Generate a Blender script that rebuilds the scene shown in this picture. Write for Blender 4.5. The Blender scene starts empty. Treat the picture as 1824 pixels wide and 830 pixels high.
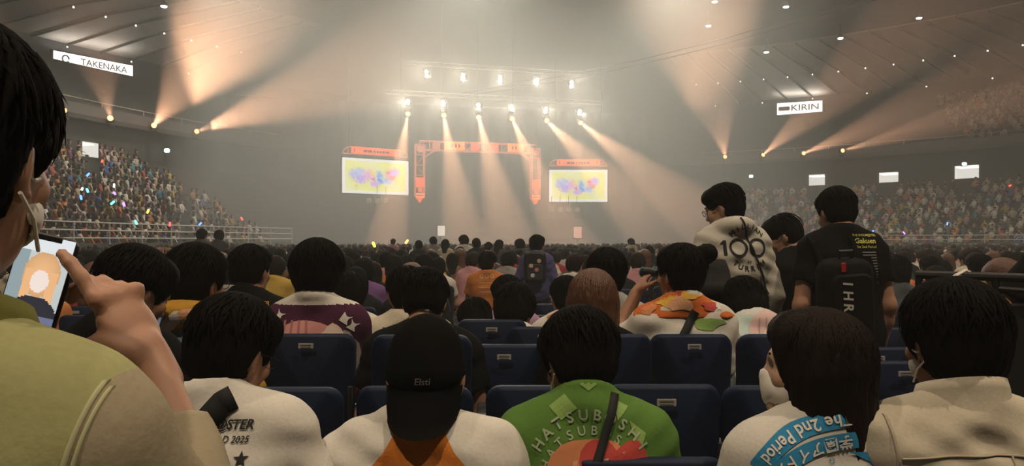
import bpy, bmesh, math, random
import numpy as np
import openvdb
from mathutils import Vector, Matrix, Euler
from mathutils.bvhtree import BVHTree

sc = bpy.context.scene
COL = sc.collection
random.seed(7)
RNG = np.random.default_rng(7)
R = math.radians

# ------------------------------------------------------------------ camera, world, exposure, big lights
FPX, HOR, CX, EYE = 1300.0, 428.0, 912.0, 1.46      # focal length (px), horizon row, centre column, camera height
cam_d = bpy.data.cameras.new('camera'); cam = bpy.data.objects.new('camera', cam_d); COL.objects.link(cam)
cam.location = (0, 0, EYE); cam.rotation_euler = (R(90), 0, 0)
cam_d.sensor_width = 36; cam_d.lens = FPX / 1824 * 36; cam_d.shift_y = (HOR - 415) / 1824
cam_d.clip_start = 0.05; cam_d.clip_end = 500
sc.camera = cam
def at(px, py, d):                                   # a picture point at a given depth -> a place in the hall
    return Vector(((px - CX) / FPX * d, d, EYE + (HOR - py) / FPX * d))

w = bpy.data.worlds.new('world'); sc.world = w; w.use_nodes = True
w.node_tree.nodes['Background'].inputs[0].default_value = (0.010, 0.009, 0.008, 1)
w.node_tree.nodes['Background'].inputs[1].default_value = 0.0
sc.view_settings.view_transform = 'Standard'; sc.view_settings.look = 'None'
sc.view_settings.gamma = 1.0; sc.view_settings.use_curve_mapping = False
sc.view_settings.exposure = -0.1
cy = sc.cycles
cy.use_denoising = True
cy.max_bounces = 3; cy.diffuse_bounces = 1; cy.glossy_bounces = 2; cy.transmission_bounces = 3
cy.volume_bounces = 0; cy.transparent_max_bounces = 6
cy.sample_clamp_indirect = 4.0
cy.adaptive_threshold = 0.07; cy.adaptive_min_samples = 20
cy.caustics_reflective = False; cy.caustics_refractive = False

HOUSE_W, BEAM_W, LAMP_W = 2800.0, 1.3, 1.5
FOG, FOG_STAGE = 0.0046, 0.036

def lamp_data(name, kind, energy, color, **kw):
    l = bpy.data.lights.new(name, kind); l.energy = energy; l.color = color
    for k, v in kw.items(): setattr(l, k, v)
    return l
def aim(o, target):
    o.rotation_euler = (Vector(target) - o.location).to_track_quat('-Z', 'Y').to_euler()

# ------------------------------------------------------------------ helpers
def tag(o, label=None, cat=None, group=None, kind=None):
    if label: o['label'] = label
    if cat: o['category'] = cat
    if group: o['group'] = group
    if kind: o['kind'] = kind
    return o
def empty(name, loc=(0, 0, 0), rz=0.0):
    o = bpy.data.objects.new(name, None); COL.objects.link(o); o.location = loc; o.rotation_euler = (0, 0, rz)
    o.empty_display_size = 0.1
    return o
def link(name, me, m=None, parent=None, smooth=False):
    o = bpy.data.objects.new(name, me); COL.objects.link(o)
    if m is not None and not me.materials: me.materials.append(m)
    if parent is not None: o.parent = parent
    if smooth: me.shade_smooth()
    return o
def mesh_from(v, f, name='m'):
    me = bpy.data.meshes.new(name); me.from_pydata([tuple(x) for x in v], [], [tuple(x) for x in f]); me.update(); return me
class MB:                                            # collects simple solids of ONE part
    def __init__(s): s.v = []; s.f = []
    def add(s, v, f):
        n = len(s.v); s.v += [tuple(x) for x in v]; s.f += [tuple(i + n for i in q) for q in f]; return s
    def box(s, c, size, rot=None):
        c = Vector(c); hx, hy, hz = size[0] / 2, size[1] / 2, size[2] / 2
        v = [Vector((x, y, z)) for x in (-hx, hx) for y in (-hy, hy) for z in (-hz, hz)]
        if rot is not None: v = [rot @ p for p in v]
        s.add([p + c for p in v], [(0, 1, 3, 2), (4, 6, 7, 5), (0, 4, 5, 1), (2, 3, 7, 6), (0, 2, 6, 4), (1, 5, 7, 3)]); return s
    def tube(s, pts, r, n=6, caps=True):
        pts = [Vector(p) for p in pts]; rs = r if isinstance(r, (list, tuple)) else [r] * len(pts)
        rings = []; V = []; F = []
        up = None
        for i, p in enumerate(pts):
            t = (pts[min(i + 1, len(pts) - 1)] - pts[max(i - 1, 0)]).normalized()
            if up is None: up = t.orthogonal().normalized()
            up = (up - t * up.dot(t))
            up = up.normalized() if up.length > 1e-6 else t.orthogonal().normalized()
            b = t.cross(up)
            for k in range(n):
                a = 2 * math.pi * k / n
                V.append(p + (up * math.cos(a) + b * math.sin(a)) * rs[i])
        for i in range(len(pts) - 1):
            for k in range(n):
                k2 = (k + 1) % n
                F.append((i * n + k, i * n + k2, (i + 1) * n + k2, (i + 1) * n + k))
        if caps:
            F.append(tuple(range(n))[::-1]); F.append(tuple(range((len(pts) - 1) * n, len(pts) * n)))
        s.add(V, F); return s
    def bar(s, a, b, r, n=6): return s.tube([a, b], r, n)
    def rbox(s, c, size, rad, depth_axis=1, seg=4, rot=None):      # rounded-rectangle slab
        c = Vector(c); ax = [0, 1, 2]; ax.remove(depth_axis); i, j = ax
        hw, hh, hd = size[i] / 2, size[j] / 2, size[depth_axis] / 2
        P = []
        for (cx_, cy_, a0) in ((hw - rad, hh - rad, 0), (-hw + rad, hh - rad, 90), (-hw + rad, -hh + rad, 180), (hw - rad, -hh + rad, 270)):
            for k in range(seg + 1):
                a = R(a0 + 90 * k / seg); P.append((cx_ + rad * math.cos(a), cy_ + rad * math.sin(a)))
        n = len(P); V = []
        e = min(hd * 0.5, rad * 0.4)
        for (off, sh) in ((-hd, e), (-hd + e, 0), (hd - e, 0), (hd, e)):
            for (a, b) in P:
                q = [0, 0, 0]; q[i] = a * (1 - sh / max(hw, 1e-6)); q[j] = b * (1 - sh / max(hh, 1e-6)); q[depth_axis] = off
                q = Vector(q)
                if rot is not None: q = rot @ q
                V.append(q + c)
        F = []
        for l in range(3):
            for k in range(n):
                k2 = (k + 1) % n; F.append((l * n + k, l * n + k2, (l + 1) * n + k2, (l + 1) * n + k))
        F.append(tuple(range(n))[::-1]); F.append(tuple(range(3 * n, 4 * n)))
        s.add(V, F); return s
    def mesh(s, name='m'):
        me = mesh_from(s.v, s.f, name)
        b = bmesh.new(); b.from_mesh(me); bmesh.ops.recalc_face_normals(b, faces=b.faces); b.to_mesh(me); b.free()
        return me
    def build(s, name, m=None, parent=None, smooth=False): return link(name, s.mesh(name), m, parent, smooth)

# ------------------------------------------------------------------ materials
def nodes(m): return m.node_tree.nodes, m.node_tree.links
def mat(name, col, rough=0.8, var=0.0, scale=20.0, bump=0.0, metal=0.0, spec=0.3, emit=None, es=0.0, coord='Object', stretch=None, sheen=0.0):
    m = bpy.data.materials.new(name); m.use_nodes = True; N, L = nodes(m); b = N['Principled BSDF']
    b.inputs['Base Color'].default_value = (*col, 1); b.inputs['Roughness'].default_value = rough
    b.inputs['Metallic'].default_value = metal; b.inputs['Specular IOR Level'].default_value = spec
    if sheen: b.inputs['Sheen Weight'].default_value = sheen
    if emit: b.inputs['Emission Color'].default_value = (*emit, 1); b.inputs['Emission Strength'].default_value = es
    if emit: m.cycles.emission_sampling = 'NONE'
    if var or bump:
        tc = N.new('ShaderNodeTexCoord'); no = N.new('ShaderNodeTexNoise'); no.inputs['Scale'].default_value = scale; no.inputs['Detail'].default_value = 3
        src = tc.outputs[coord]
        if stretch:
            mp = N.new('ShaderNodeMapping'); mp.inputs['Scale'].default_value = stretch; L.new(src, mp.inputs[0]); src = mp.outputs[0]
        L.new(src, no.inputs['Vector'])
        if var:
            mx = N.new('ShaderNodeMix'); mx.data_type = 'RGBA'
            mx.inputs[6].default_value = (*[c * (1 - var) for c in col], 1); mx.inputs[7].default_value = (*[min(1, c * (1 + var)) for c in col], 1)
            L.new(no.outputs[0], mx.inputs[0]); L.new(mx.outputs[2], b.inputs['Base Color'])
        if bump:
            bp = N.new('ShaderNodeBump'); bp.inputs['Strength'].default_value = bump; bp.inputs['Distance'].default_value = 0.01
            L.new(no.outputs[0], bp.inputs['Height']); L.new(bp.outputs[0], b.inputs['Normal'])
    return m
def attr_mat(name, attr='Col', rough=0.85, emit=0.0):
    m = bpy.data.materials.new(name); m.use_nodes = True; N, L = nodes(m); b = N['Principled BSDF']
    a = N.new('ShaderNodeAttribute'); a.attribute_name = attr
    b.inputs['Roughness'].default_value = rough; b.inputs['Specular IOR Level'].default_value = 0.2
    if emit:
        b.inputs['Base Color'].default_value = (0.02, 0.02, 0.02, 1)
        L.new(a.outputs['Color'], b.inputs['Emission Color']); b.inputs['Emission Strength'].default_value = emit; m.cycles.emission_sampling = 'NONE'
    else: L.new(a.outputs['Color'], b.inputs['Base Color'])
    return m
def glow(name, col, s): return mat(name, (0.02, 0.02, 0.02), 0.5, emit=col, es=s)
MT = {}
def M(key, *a, **k):
    if key not in MT: MT[key] = mat(key, *a, **k)
    return MT[key]
def set_face_colors(me, cols, name='Col'):           # one colour per face -> corner attribute
    at_ = me.color_attributes.new(name, 'FLOAT_COLOR', 'CORNER')
    n = np.empty(len(me.polygons), int); me.polygons.foreach_get('loop_total', n)
    c = np.ones((len(me.loops), 4), np.float32); c[:, :3] = np.repeat(np.asarray(cols, np.float32), n, axis=0)
    at_.data.foreach_set('color', c.ravel())

# ------------------------------------------------------------------ hall geometry (an oval bowl, its long axis turned 15 degrees)
AX = Vector((-math.sin(R(15)), math.cos(R(15)), 0)); RT = Vector((math.cos(R(15)), math.sin(R(15)), 0))
UC, VC = 9.5, 18.0
def ov(a, b, t, z=0.0, vc=VC): return AX * (UC + a * math.cos(t)) + RT * (vc + b * math.sin(t)) + Vector((0, 0, z))
def ov_t(px, a, b, vc=VC):                           # oval parameter and depth where the sight line of a column meets the oval
    k = (px - CX) / FPX; d = Vector((k, 1, 0)); du, dv = d.dot(AX), d.dot(RT)
    A = (du / a) ** 2 + (dv / b) ** 2; B = -2 * (UC * du / a ** 2 + vc * dv / b ** 2); C = (UC / a) ** 2 + (vc / b) ** 2 - 1
    s = (-B + math.sqrt(B * B - 4 * A * C)) / (2 * A)
    return math.atan2((s * dv - vc) / b, (s * du - UC) / a), s
def ring(profile, n=96, t0=-math.pi, t1=math.pi):    # profile: list of (a, b, z) swept round the oval
    V, F = [], []; m = len(profile); closed = abs(t1 - t0 - 2 * math.pi) < 1e-6
    for i in range(n + (0 if closed else 1)):
        t = t0 + (t1 - t0) * i / n
        for (a, b, z) in profile: V.append(ov(a, b, t, z))
    for i in range(n):
        j = (i + 1) % n if closed else i + 1
        for k in range(m - 1): F.append((i * m + k, j * m + k, j * m + k + 1, i * m + k + 1))
    return V, F
def struct(name, v, f, m, smooth=False, parent=None):
    me = mesh_from(v, f, name); o = link(name, me, m, parent, smooth)
    if parent is None: o['kind'] = 'structure'
    return o

m_floor = mat('floor_concrete', (0.06, 0.058, 0.055), 0.7, 0.25, 1.5)
m_tier = mat('tier_concrete', (0.07, 0.068, 0.065), 0.8, 0.2, 0.6)
m_wall = mat('dark_wall', (0.055, 0.055, 0.055), 0.8, 0.2, 0.3)
m_fascia = mat('fascia_paint', (0.12, 0.115, 0.11), 0.7, 0.12, 0.5)
m_ceil = mat('ceiling_dark', (0.05, 0.048, 0.045), 0.9, 0.2, 0.2)
m_panel = mat('roof_panel', (0.36, 0.32, 0.28), 0.8, 0.12, 0.15)
m_rib = mat('roof_rib', (0.035, 0.033, 0.03), 0.8)
m_black = mat('black_metal', (0.012, 0.012, 0.012), 0.5)
m_steel = mat('steel', (0.35, 0.34, 0.33), 0.4, metal=0.8)
m_rail = mat('rail_steel', (0.45, 0.43, 0.40), 0.45, 0.1, 3)

NROW = 15
def tier_row(i):                                     # row i of the lower stand: oval half-axes, height
    k = i / (NROW - 1); return 46.5 + 12.5 * k, 30.5 + 10.5 * k, 0.75 + 5.6 * k ** 1.1
t_floor = MB(); 
struct('floor', [ov(90, 72, 2 * math.pi * i / 64, 0) for i in range(64)], [tuple(range(64))[::-1]], m_floor)
prof = [(46.0, 30.0, 0.0), (46.0, 30.0, 1.35), (46.08, 30.08, 1.35), (46.1, 30.1, tier_row(0)[2])]
for i in range(NROW):
    a, b, z = tier_row(i); a2, b2, z2 = tier_row(i + 1) if i < NROW - 1 else (60.6, 42.6, z)
    prof += [(a + 0.45, b + 0.45, z), (a + 0.45, b + 0.45, z2)] if i < NROW - 1 else [(a2, b2, z)]
v, f = ring(prof, 110); struct('floor_lower_stand', v, f, m_tier)
# concourse wall with doors set in it (openings left as gaps)
doors = [(162, 263, 22, 21), (1455, 320, 31, 19), (1583, 317, 33, 21), (1722, 306, 36, 24)]
WA, WB = 60.6, 42.6
ZB = tier_row(NROW - 1)[2]
gaps = []
for (px, py, wpx, hpx) in doors:
    t, d = ov_t(px, WA, WB); wd = wpx / FPX * d; sp = (ov(WA, WB, t + 0.005) - ov(WA, WB, t - 0.005)).length / 0.01
    cosv = abs((ov(WA, WB, t + 0.005) - ov(WA, WB, t - 0.005)).normalized().x)
    half = wd / sp / 2 / max(cosv, 0.4) * 0.8
    gaps.append((t - half, t + half, ZB, at(px, py - hpx / 2, d).z, px, d))
def wall_arc(name, t0, t1, z0, z1, m):
    n = max(1, int((t1 - t0) / 0.05)); v, f = ring([(WA, WB, z0), (WA, WB, z1), (WA + 0.3, WB + 0.3, z1), (WA + 0.3, WB + 0.3, z0), (WA, WB, z0)], n, t0, t1)
    return struct(name, v, f, m)
cuts = sorted(gaps); cur = -math.pi; k = 1
for (g0, g1, z0, z1, px, d) in cuts:
    wall_arc('wall_concourse_%d' % k, cur, g0, ZB, 9.0, m_wall); wall_arc('wall_over_door_%d' % k, g0, g1, z1, 9.0, m_wall); cur = g1; k += 1
wall_arc('wall_concourse_%d' % k, cur, math.pi, ZB, 9.0, m_wall)
m_corr = glow('corridor_wall_glow', (1.0, 0.95, 0.86), 0.9)  # walls glow by themselves, standing in for lamplight inside the corridor
m_lit = glow('corridor_light', (1.0, 0.97, 0.9), 1.6)
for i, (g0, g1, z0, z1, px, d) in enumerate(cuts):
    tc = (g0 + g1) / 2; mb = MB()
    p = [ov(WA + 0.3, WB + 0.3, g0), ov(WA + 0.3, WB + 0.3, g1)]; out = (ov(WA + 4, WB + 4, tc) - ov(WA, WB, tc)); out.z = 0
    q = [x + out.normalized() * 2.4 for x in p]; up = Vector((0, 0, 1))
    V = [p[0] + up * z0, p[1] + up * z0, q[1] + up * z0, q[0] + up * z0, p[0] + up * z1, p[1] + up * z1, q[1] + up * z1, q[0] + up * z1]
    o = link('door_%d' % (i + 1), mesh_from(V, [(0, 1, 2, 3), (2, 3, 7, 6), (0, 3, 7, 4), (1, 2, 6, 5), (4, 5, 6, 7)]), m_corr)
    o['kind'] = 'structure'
    e = MB(); cc = (p[0] + p[1] + q[0] + q[1]) / 4 + up * (z1 - 0.06)
    yaw = math.atan2((p[1] - p[0]).y, (p[1] - p[0]).x)
    e.box(cc, ((p[1] - p[0]).length * 0.8, 1.6, 0.06), Matrix.Rotation(yaw, 3, 'Z')); e.build('corridor_lamp', m_lit, o)
    mb = MB()
    for x in p: mb.box(x + up * (z0 + z1) / 2 - out.normalized() * 0.32, (0.14, 0.14, z1 - z0), Matrix.Rotation(yaw, 3, 'Z'))
    mb.build('door_frame', m_fascia, o)
# balcony front, upper tier and the wall above it
v, f = ring([(60.6, 42.6, 8.75), (60.0, 42.0, 8.75), (59.9, 41.9, 9.0), (59.9, 41.9, 9.65), (60.15, 42.15, 9.7), (60.15, 42.15, 9.2)], 120)
struct('wall_balcony_front', v, f, m_fascia)
v, f = ring([(60.05, 42.05, 8.55), (60.0, 42.0, 8.75)], 120)
mb = MB()
prof = [(60.15, 42.15, 9.2)]
for i in range(12):
    a = 61.0 + i * 0.95; z = 9.2 + i * 0.48
    prof += [(a, a - 18, z), (a, a - 18, z + 0.48)]
prof += [(75, 57, 14.96)]
v, f = ring(prof, 110); struct('floor_upper_stand', v, f, m_tier)
v, f = ring([(75, 57, 14.0), (75, 57, 17.3)], 110); struct('wall_upper', v, f, m_wall)
def rail_ring(name, a, b, zs, px0, px1, m, post=1.8, vc=VC, t01=None):
    t0, t1 = t01 or sorted((ov_t(px0, a, b)[0], ov_t(px1, a, b)[0])); o = empty(name, ov(a, b, t0, zs[0])); o['kind'] = 'structure'
    inv = o.matrix_basis.inverted(); n = max(4, int((t1 - t0) / 0.03))
    for z in zs: mb = MB(); mb.tube([inv @ ov(a, b, t0 + (t1 - t0) * i / n, z) for i in range(n + 1)], 0.03, 5); mb.build('rail', m, o)
    L_ = (t1 - t0) * (a + b) / 2; k = int(L_ / post)
    pm = None
    for i in range(k + 1):
        p = ov(a, b, t0 + (t1 - t0) * i / k, 0)
        if pm is None: pm = MB().box((0, 0, 0), (0.05, 0.05, zs[-1] - zs[0] + 0.5)).mesh('post')
        q = link('post', pm, m, o); q.location = inv @ Vector((p.x, p.y, (zs[0] + zs[-1]) / 2 - 0.25))
    return o
rail_ring('trim_1', 45.9, 29.9, (1.55, 1.85, 2.15), -120, 520, m_rail)
rail_ring('trim_2', 45.9, 29.9, (1.2, 1.5, 1.8), 1330, 1900, m_rail)
rail_ring('trim_3', 59.95, 41.95, (9.95,), -100, 500, m_rail, 3)
rail_ring('trim_4', 59.95, 41.95, (9.95,), 1250, 1950, m_rail, 3)

# roof: a ring of inclined panels between ribs, two bands, and the dark ceiling within
RB = [(75.0, 57.0, 17.3), (69.0, 51.0, 18.7), (60.0, 42.0, 19.7)]
ceil_o = struct('ceiling', *ring([(60.3, 42.3, 19.85), (50, 33, 22.5), (34, 22, 24.8), (12, 8, 26.0), (0.5, 0.3, 26.1)], 80), m_ceil, True)
struct('ceiling_outer', *ring([(76, 58, 17.5), (69, 51, 19.1), (60.3, 42.3, 19.85)], 100), m_ceil, True)
tl0, tl1 = ov_t(-150, 69, 51)[0], ov_t(430, 69, 51)[0]
tr0, tr1 = ov_t(1240, 69, 51)[0], ov_t(1960, 69, 51)[0]
m_dl = glow('downlight_lens', (1.0, 0.93, 0.8), 2.5)
roofs = []
for (ta, tb, nm) in ((tl0, tl1, 'ceiling_panels_left'), (tr0, tr1, 'ceiling_panels_right')):
    root = empty(nm, ov(69, 51, ta, 18.7)); root['kind'] = 'structure'; inv = root.matrix_basis.inverted()
    n = int(abs(tb - ta) * 60 / 2.35); skew = 0.06; sg = 1 if ta > 0 else -1; dt_ = abs(tb - ta) / n * sg; SK = (dt_ * 1.0, 0.0, -dt_ * 1.7)
    for i in range(n):
        for bnd in (0, 1):
            (a0, b0, z0), (a1, b1, z1) = RB[bnd], RB[bnd + 1]
            s0, s1 = skew * bnd * 0.6, skew * (0.6 * bnd + 0.6)
            u0, u1 = ta + (tb - ta) * (i + 0.03) / n, ta + (tb - ta) * (i + 0.97) / n
            P = [ov(a0, b0, u0 + SK[bnd], z0), ov(a0, b0, u1 + SK[bnd], z0), ov(a1, b1, u1 + SK[bnd + 1], z1), ov(a1, b1, u0 + SK[bnd + 1], z1)]
            P = [inv @ p for p in P]; Q = [p + Vector((0, 0, 0.12)) for p in P]
            me = mesh_from(P + Q, [(0, 1, 2, 3), (4, 7, 6, 5), (0, 4, 5, 1), (1, 5, 6, 2), (2, 6, 7, 3), (3, 7, 4, 0)])
            link('panel', me, m_panel, root)
    for i in range(n + 1):
        u = ta + (tb - ta) * i / n
        pts = [inv @ (ov(a, b, u + SK[q], z) - Vector((0, 0, 0.12))) for q, (a, b, z) in enumerate(RB)]
        MB().tube(pts, 0.09, 4).build('rib', m_rib, root)
    lens = MB().tube([(0, 0, 0), (0, 0, -0.12)], [0.06, 0.075], 8).mesh('downlight')
    for i in range(n + 1):
        u = ta + (tb - ta) * i / n
        for lv in (1, 0) if i % 2 == 0 else (1,):
            a, b, z = RB[lv]; q = link('downlight', lens, m_dl, root); q.location = inv @ (ov(a, b, u + SK[lv], z) - Vector((0, 0, 0.2)))
    roofs.append(root)
# ------------------------------------------------------------------ haze (lit only by the lamps)
def haze(name, v, f, dens, col, label):
    m = bpy.data.materials.new(name); m.use_nodes = True; N, L = nodes(m); N.remove(N['Principled BSDF'])
    s = N.new('ShaderNodeVolumeScatter'); s.inputs['Color'].default_value = (*col, 1); s.inputs['Density'].default_value = dens; s.inputs['Anisotropy'].default_value = 0.0
    L.new(s.outputs[0], N['Material Output'].inputs['Volume'])
    o = link(name, mesh_from(v, f, name), m); tag(o, label, 'haze', kind='stuff'); return o
hb = MB().box((8, 30, 12.9), (150, 150, 26.2))
haze('haze', hb.v, hb.f, FOG, (0.97, 0.97, 0.95), 'thin warm haze filling the whole arena')
STG = Vector((-2.4, 52.0, 0))                        # middle of the stage line
hb = MB().box((0, 0, 0), (37, 40, 25.6), Matrix.Rotation(R(15), 3, 'Z')); cc = AX * 57 + RT * 11.5 + Vector((0, 0, 12.9))
v, f = [Vector(p) + cc for p in hb.v], hb.f
haze('haze_cloud', v, f, FOG_STAGE, (0.93, 0.97, 0.92), 'thick stage smoke hanging around the portal')

# ------------------------------------------------------------------ house lights on the ceiling
m_housing = mat('lamp_housing', (0.02, 0.02, 0.02), 0.5)
m_lens = glow('house_lens', (1.0, 0.95, 0.85), 25.0)
def house_light(p, energy, label, group, spot=True, cone=95, lcol=(1.0, 0.82, 0.60)):
    o = empty('ceiling_light', p); tag(o, label, 'lamp', group)
    MB().tube([(0, 0, 0.30), (0, 0, 0.26), (0, 0, 0.0), (0, 0, -0.04)], [0.10, 0.16, 0.24, 0.25], 12).build('housing', m_housing, o)
    MB().tube([(0, 0, -0.05), (0, 0, -0.10), (0, 0, -0.13)], [0.22, 0.19, 0.05], 12).build('lens', m_lens, o)
    MB().bar((0, 0, 0.28), (0, 0, 1.2), 0.03).build('hanger', m_housing, o)
    if spot:
        l = lamp_data('house_spot', 'SPOT', energy, lcol, spot_size=R(cone), spot_blend=0.9, shadow_soft_size=0.25)
        lo = bpy.data.objects.new('house_spot', l); COL.objects.link(lo); lo.parent = o; lo.location = (0, 0, -0.2)
    return o
for i, (px, py, d, lb) in enumerate([(292, 10, 52, 'round ceiling lamp over the upper stand, alone above the lit white sign'),
        (1262, 45, 63, 'round ceiling lamp with a faint beam high above the rightmost stage lamp'),
        (1273, 2, 58, 'round ceiling lamp at the top edge of the picture, right of the middle'),
        (1365, 92, 66, 'lowest round ceiling lamp, just above the small lit sign'),
        (1400, 11, 58, 'round ceiling lamp near the top edge with a soft beam below'),
        (1497, 67, 62, 'round ceiling lamp at the inner edge of the ribbed roof panels'),
        (1637, 31, 58, 'rightmost round ceiling lamp above the ribbed roof panels')]):
    house_light(at(px, py, d), HOUSE_W * 0.35, lb, 'ceiling lamps', True, 60)
for (u, vv) in ((-5, -6), (-5, 9), (-5, 26), (6, -5), (6, 12), (6, 32), (24, 2), (24, 20), (24, 38)):
    house_light(AX * u + RT * vv + Vector((0, 0, 21.5)), HOUSE_W * (3.4 if u < 0 else (1.9 if u < 10 else 1.2) * (0.75 if vv < 3 and u > 0 else 1.0)), 'round ceiling lamp high over the %s floor seats, %s one' % ({-5: 'rearmost', 6: 'nearer', 24: 'middle'}[u], 'left' if vv < 5 else ('middle' if vv < 22 else 'right')), 'ceiling lamps over the floor', True, 120)

for (u, vv) in ((33, -2), (33, 11), (33, 24), (46, -6), (46, 9), (46, 24)):  # extra lamps out of view, added to brighten the stage haze evenly
    house_light(AX * u + RT * vv + Vector((0, 0, 21.5)), HOUSE_W * 2.9, 'added unseen ceiling lamp high over the %s of the stage smoke, %s one' % ('front' if u < 40 else 'back', 'left' if vv < 5 else ('middle' if vv < 20 else 'right')), 'added ceiling lamps over the stage', True, 150, (1.0, 0.94, 0.76))

# ------------------------------------------------------------------ stage
m_truss_glow = mat('portal_truss_painted_glow', (0.42, 0.16, 0.12), 0.6, emit=(1.0, 0.30, 0.20), es=0.45)  # bars are no lamps: the red light falling on them is put in as emission
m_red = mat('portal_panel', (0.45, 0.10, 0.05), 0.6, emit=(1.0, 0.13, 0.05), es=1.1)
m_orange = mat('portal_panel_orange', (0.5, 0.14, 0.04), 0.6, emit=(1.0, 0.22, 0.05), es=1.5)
m_dark = mat('stage_black', (0.06, 0.065, 0.06), 0.8, 0.2, 1)
YAW = R(15)
def sp(w_, z, back=0.0): return STG + RT * w_ + AX * back + Vector((0, 0, z))
# stage deck, risers, curtain
sd = empty('stage', STG, YAW); tag(sd, 'low black stage with a dark curtain behind the red portal', 'stage')
MB().box((0, 5, 0.55), (34, 12, 1.1)).build('deck', m_dark, sd)
MB().box((0, 5.5, 1.35), (16, 5, 0.5)).build('riser', m_dark, sd)
cv, cf = [], []
for i in range(121):
    x = -19 + 38 * i / 120; y = 11.2 + 0.25 * math.sin(i * 1.4); cv += [(x, y, 0), (x, y, 13)]
for i in range(120): cf.append((2 * i, 2 * i + 2, 2 * i + 3, 2 * i + 1))
link('curtain', mesh_from(cv, cf), m_dark, sd, True)
# portal: two legs with pointed feet and a header, lattice with lit panels
def portal():
    o = empty('portal', sp(0, 4.0), YAW); tag(o, 'red lit lattice portal hanging over the middle of the stage', 'portal')
    xl, xr = -4.15, 4.3; zt, zb = 4.15, 0.1; W = 0.62
    def lattice(a, b, sides, name, skip=()):
        a, b = Vector(a), Vector(b); ax = (b - a).normalized(); sx = sides
        mb = MB(); dep = Vector((0, 0.5, 0))
        for q in (-1, 1):
            for y in (0, 1): mb.bar(a + sx * q * W / 2 + dep * y, b + sx * q * W / 2 + dep * y, 0.045, 5)
        n = int((b - a).length / 0.62)
        for i in range(n + 1):
            p = a + (b - a) * i / n
            mb.bar(p - sx * W / 2, p + sx * W / 2, 0.035, 4)
            for q in (-1, 1): mb.bar(p + sx * q * W / 2, p + sx * q * W / 2 + dep, 0.03, 4)
            if i < n:
                p2 = a + (b - a) * (i + 1) / n; s_ = 1 if i % 2 else -1
                mb.bar(p - sx * W / 2 * s_, p2 + sx * W / 2 * s_, 0.03, 4)
        mb.build(name, m_truss_glow, o)
    X, Z = Vector((1, 0, 0)), Vector((0, 0, 1))
    for x in (xl, xr):
        lattice((x, 0, zb + 0.45), (x, 0, zt), X, 'leg_truss')
        MB().add([(x - W / 2, -0.02, zb + 0.45), (x + W / 2, -0.02, zb + 0.45), (x, -0.02, zb), (x - W / 2, 0.5, zb + 0.45), (x + W / 2, 0.5, zb + 0.45), (x, 0.5, zb)],
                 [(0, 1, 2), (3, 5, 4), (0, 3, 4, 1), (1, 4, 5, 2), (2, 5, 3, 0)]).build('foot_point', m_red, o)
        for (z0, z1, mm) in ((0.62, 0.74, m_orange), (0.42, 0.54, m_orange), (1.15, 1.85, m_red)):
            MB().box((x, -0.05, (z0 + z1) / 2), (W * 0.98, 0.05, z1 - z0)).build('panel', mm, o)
        for dz in (0.82, 0.98): MB().add([(x - 0.22, -0.08, dz), (x + 0.22, -0.08, dz), (x, -0.08, dz + 0.2), (x - 0.22, -0.04, dz), (x + 0.22, -0.04, dz), (x, -0.04, dz + 0.2)], [(0, 1, 2), (3, 5, 4), (0, 3, 4, 1), (1, 4, 5, 2), (2, 5, 3, 0)]).build('chevron', m_red, o)
        s_ = 1 if x < 0 else -1
        mb = MB(); mb.bar((x + s_ * W / 2, 0, zt - 0.9), (x + s_ * (W / 2 + 0.75), 0, zt - W * 0.6), 0.04, 5); mb.bar((x + s_ * W / 2, 0.5, zt - 0.9), (x + s_ * (W / 2 + 0.75), 0.5, zt - W * 0.6), 0.04, 5); mb.build('corner_brace', m_truss_glow, o)
        MB().rbox((x, -0.06, zt - 0.32), (W * 0.8, 0.06, 0.5), 0.2).build('corner_plate', m_truss_glow, o)
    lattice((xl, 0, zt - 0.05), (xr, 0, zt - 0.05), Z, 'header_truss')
    for (x0, x1, mm) in ((-3.3, -2.75, m_truss_glow), (-2.45, -1.0, m_orange), (-0.55, 0.05, m_red), (0.9, 1.45, m_red), (2.15, 3.35, m_orange), (3.6, 3.85, m_truss_glow)):
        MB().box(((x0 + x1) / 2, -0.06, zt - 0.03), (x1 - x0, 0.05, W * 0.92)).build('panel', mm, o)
    mb = MB()
    for x in (-1.9, -1.65, -1.4, 2.5, 2.75): mb.box((x, -0.1, zt - 0.03), (0.12, 0.03, 0.24))
    mb.build('lettering', mat('portal_mark', (0.25, 0.05, 0.03), 0.7), o)
    for x in (-2.6, 0, 2.6): MB().bar((x, 0.25, zt + 0.25), (x, 0.25, 14), 0.012, 4).build('hanging_cable', m_black, o)
    return o
portal()
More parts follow.
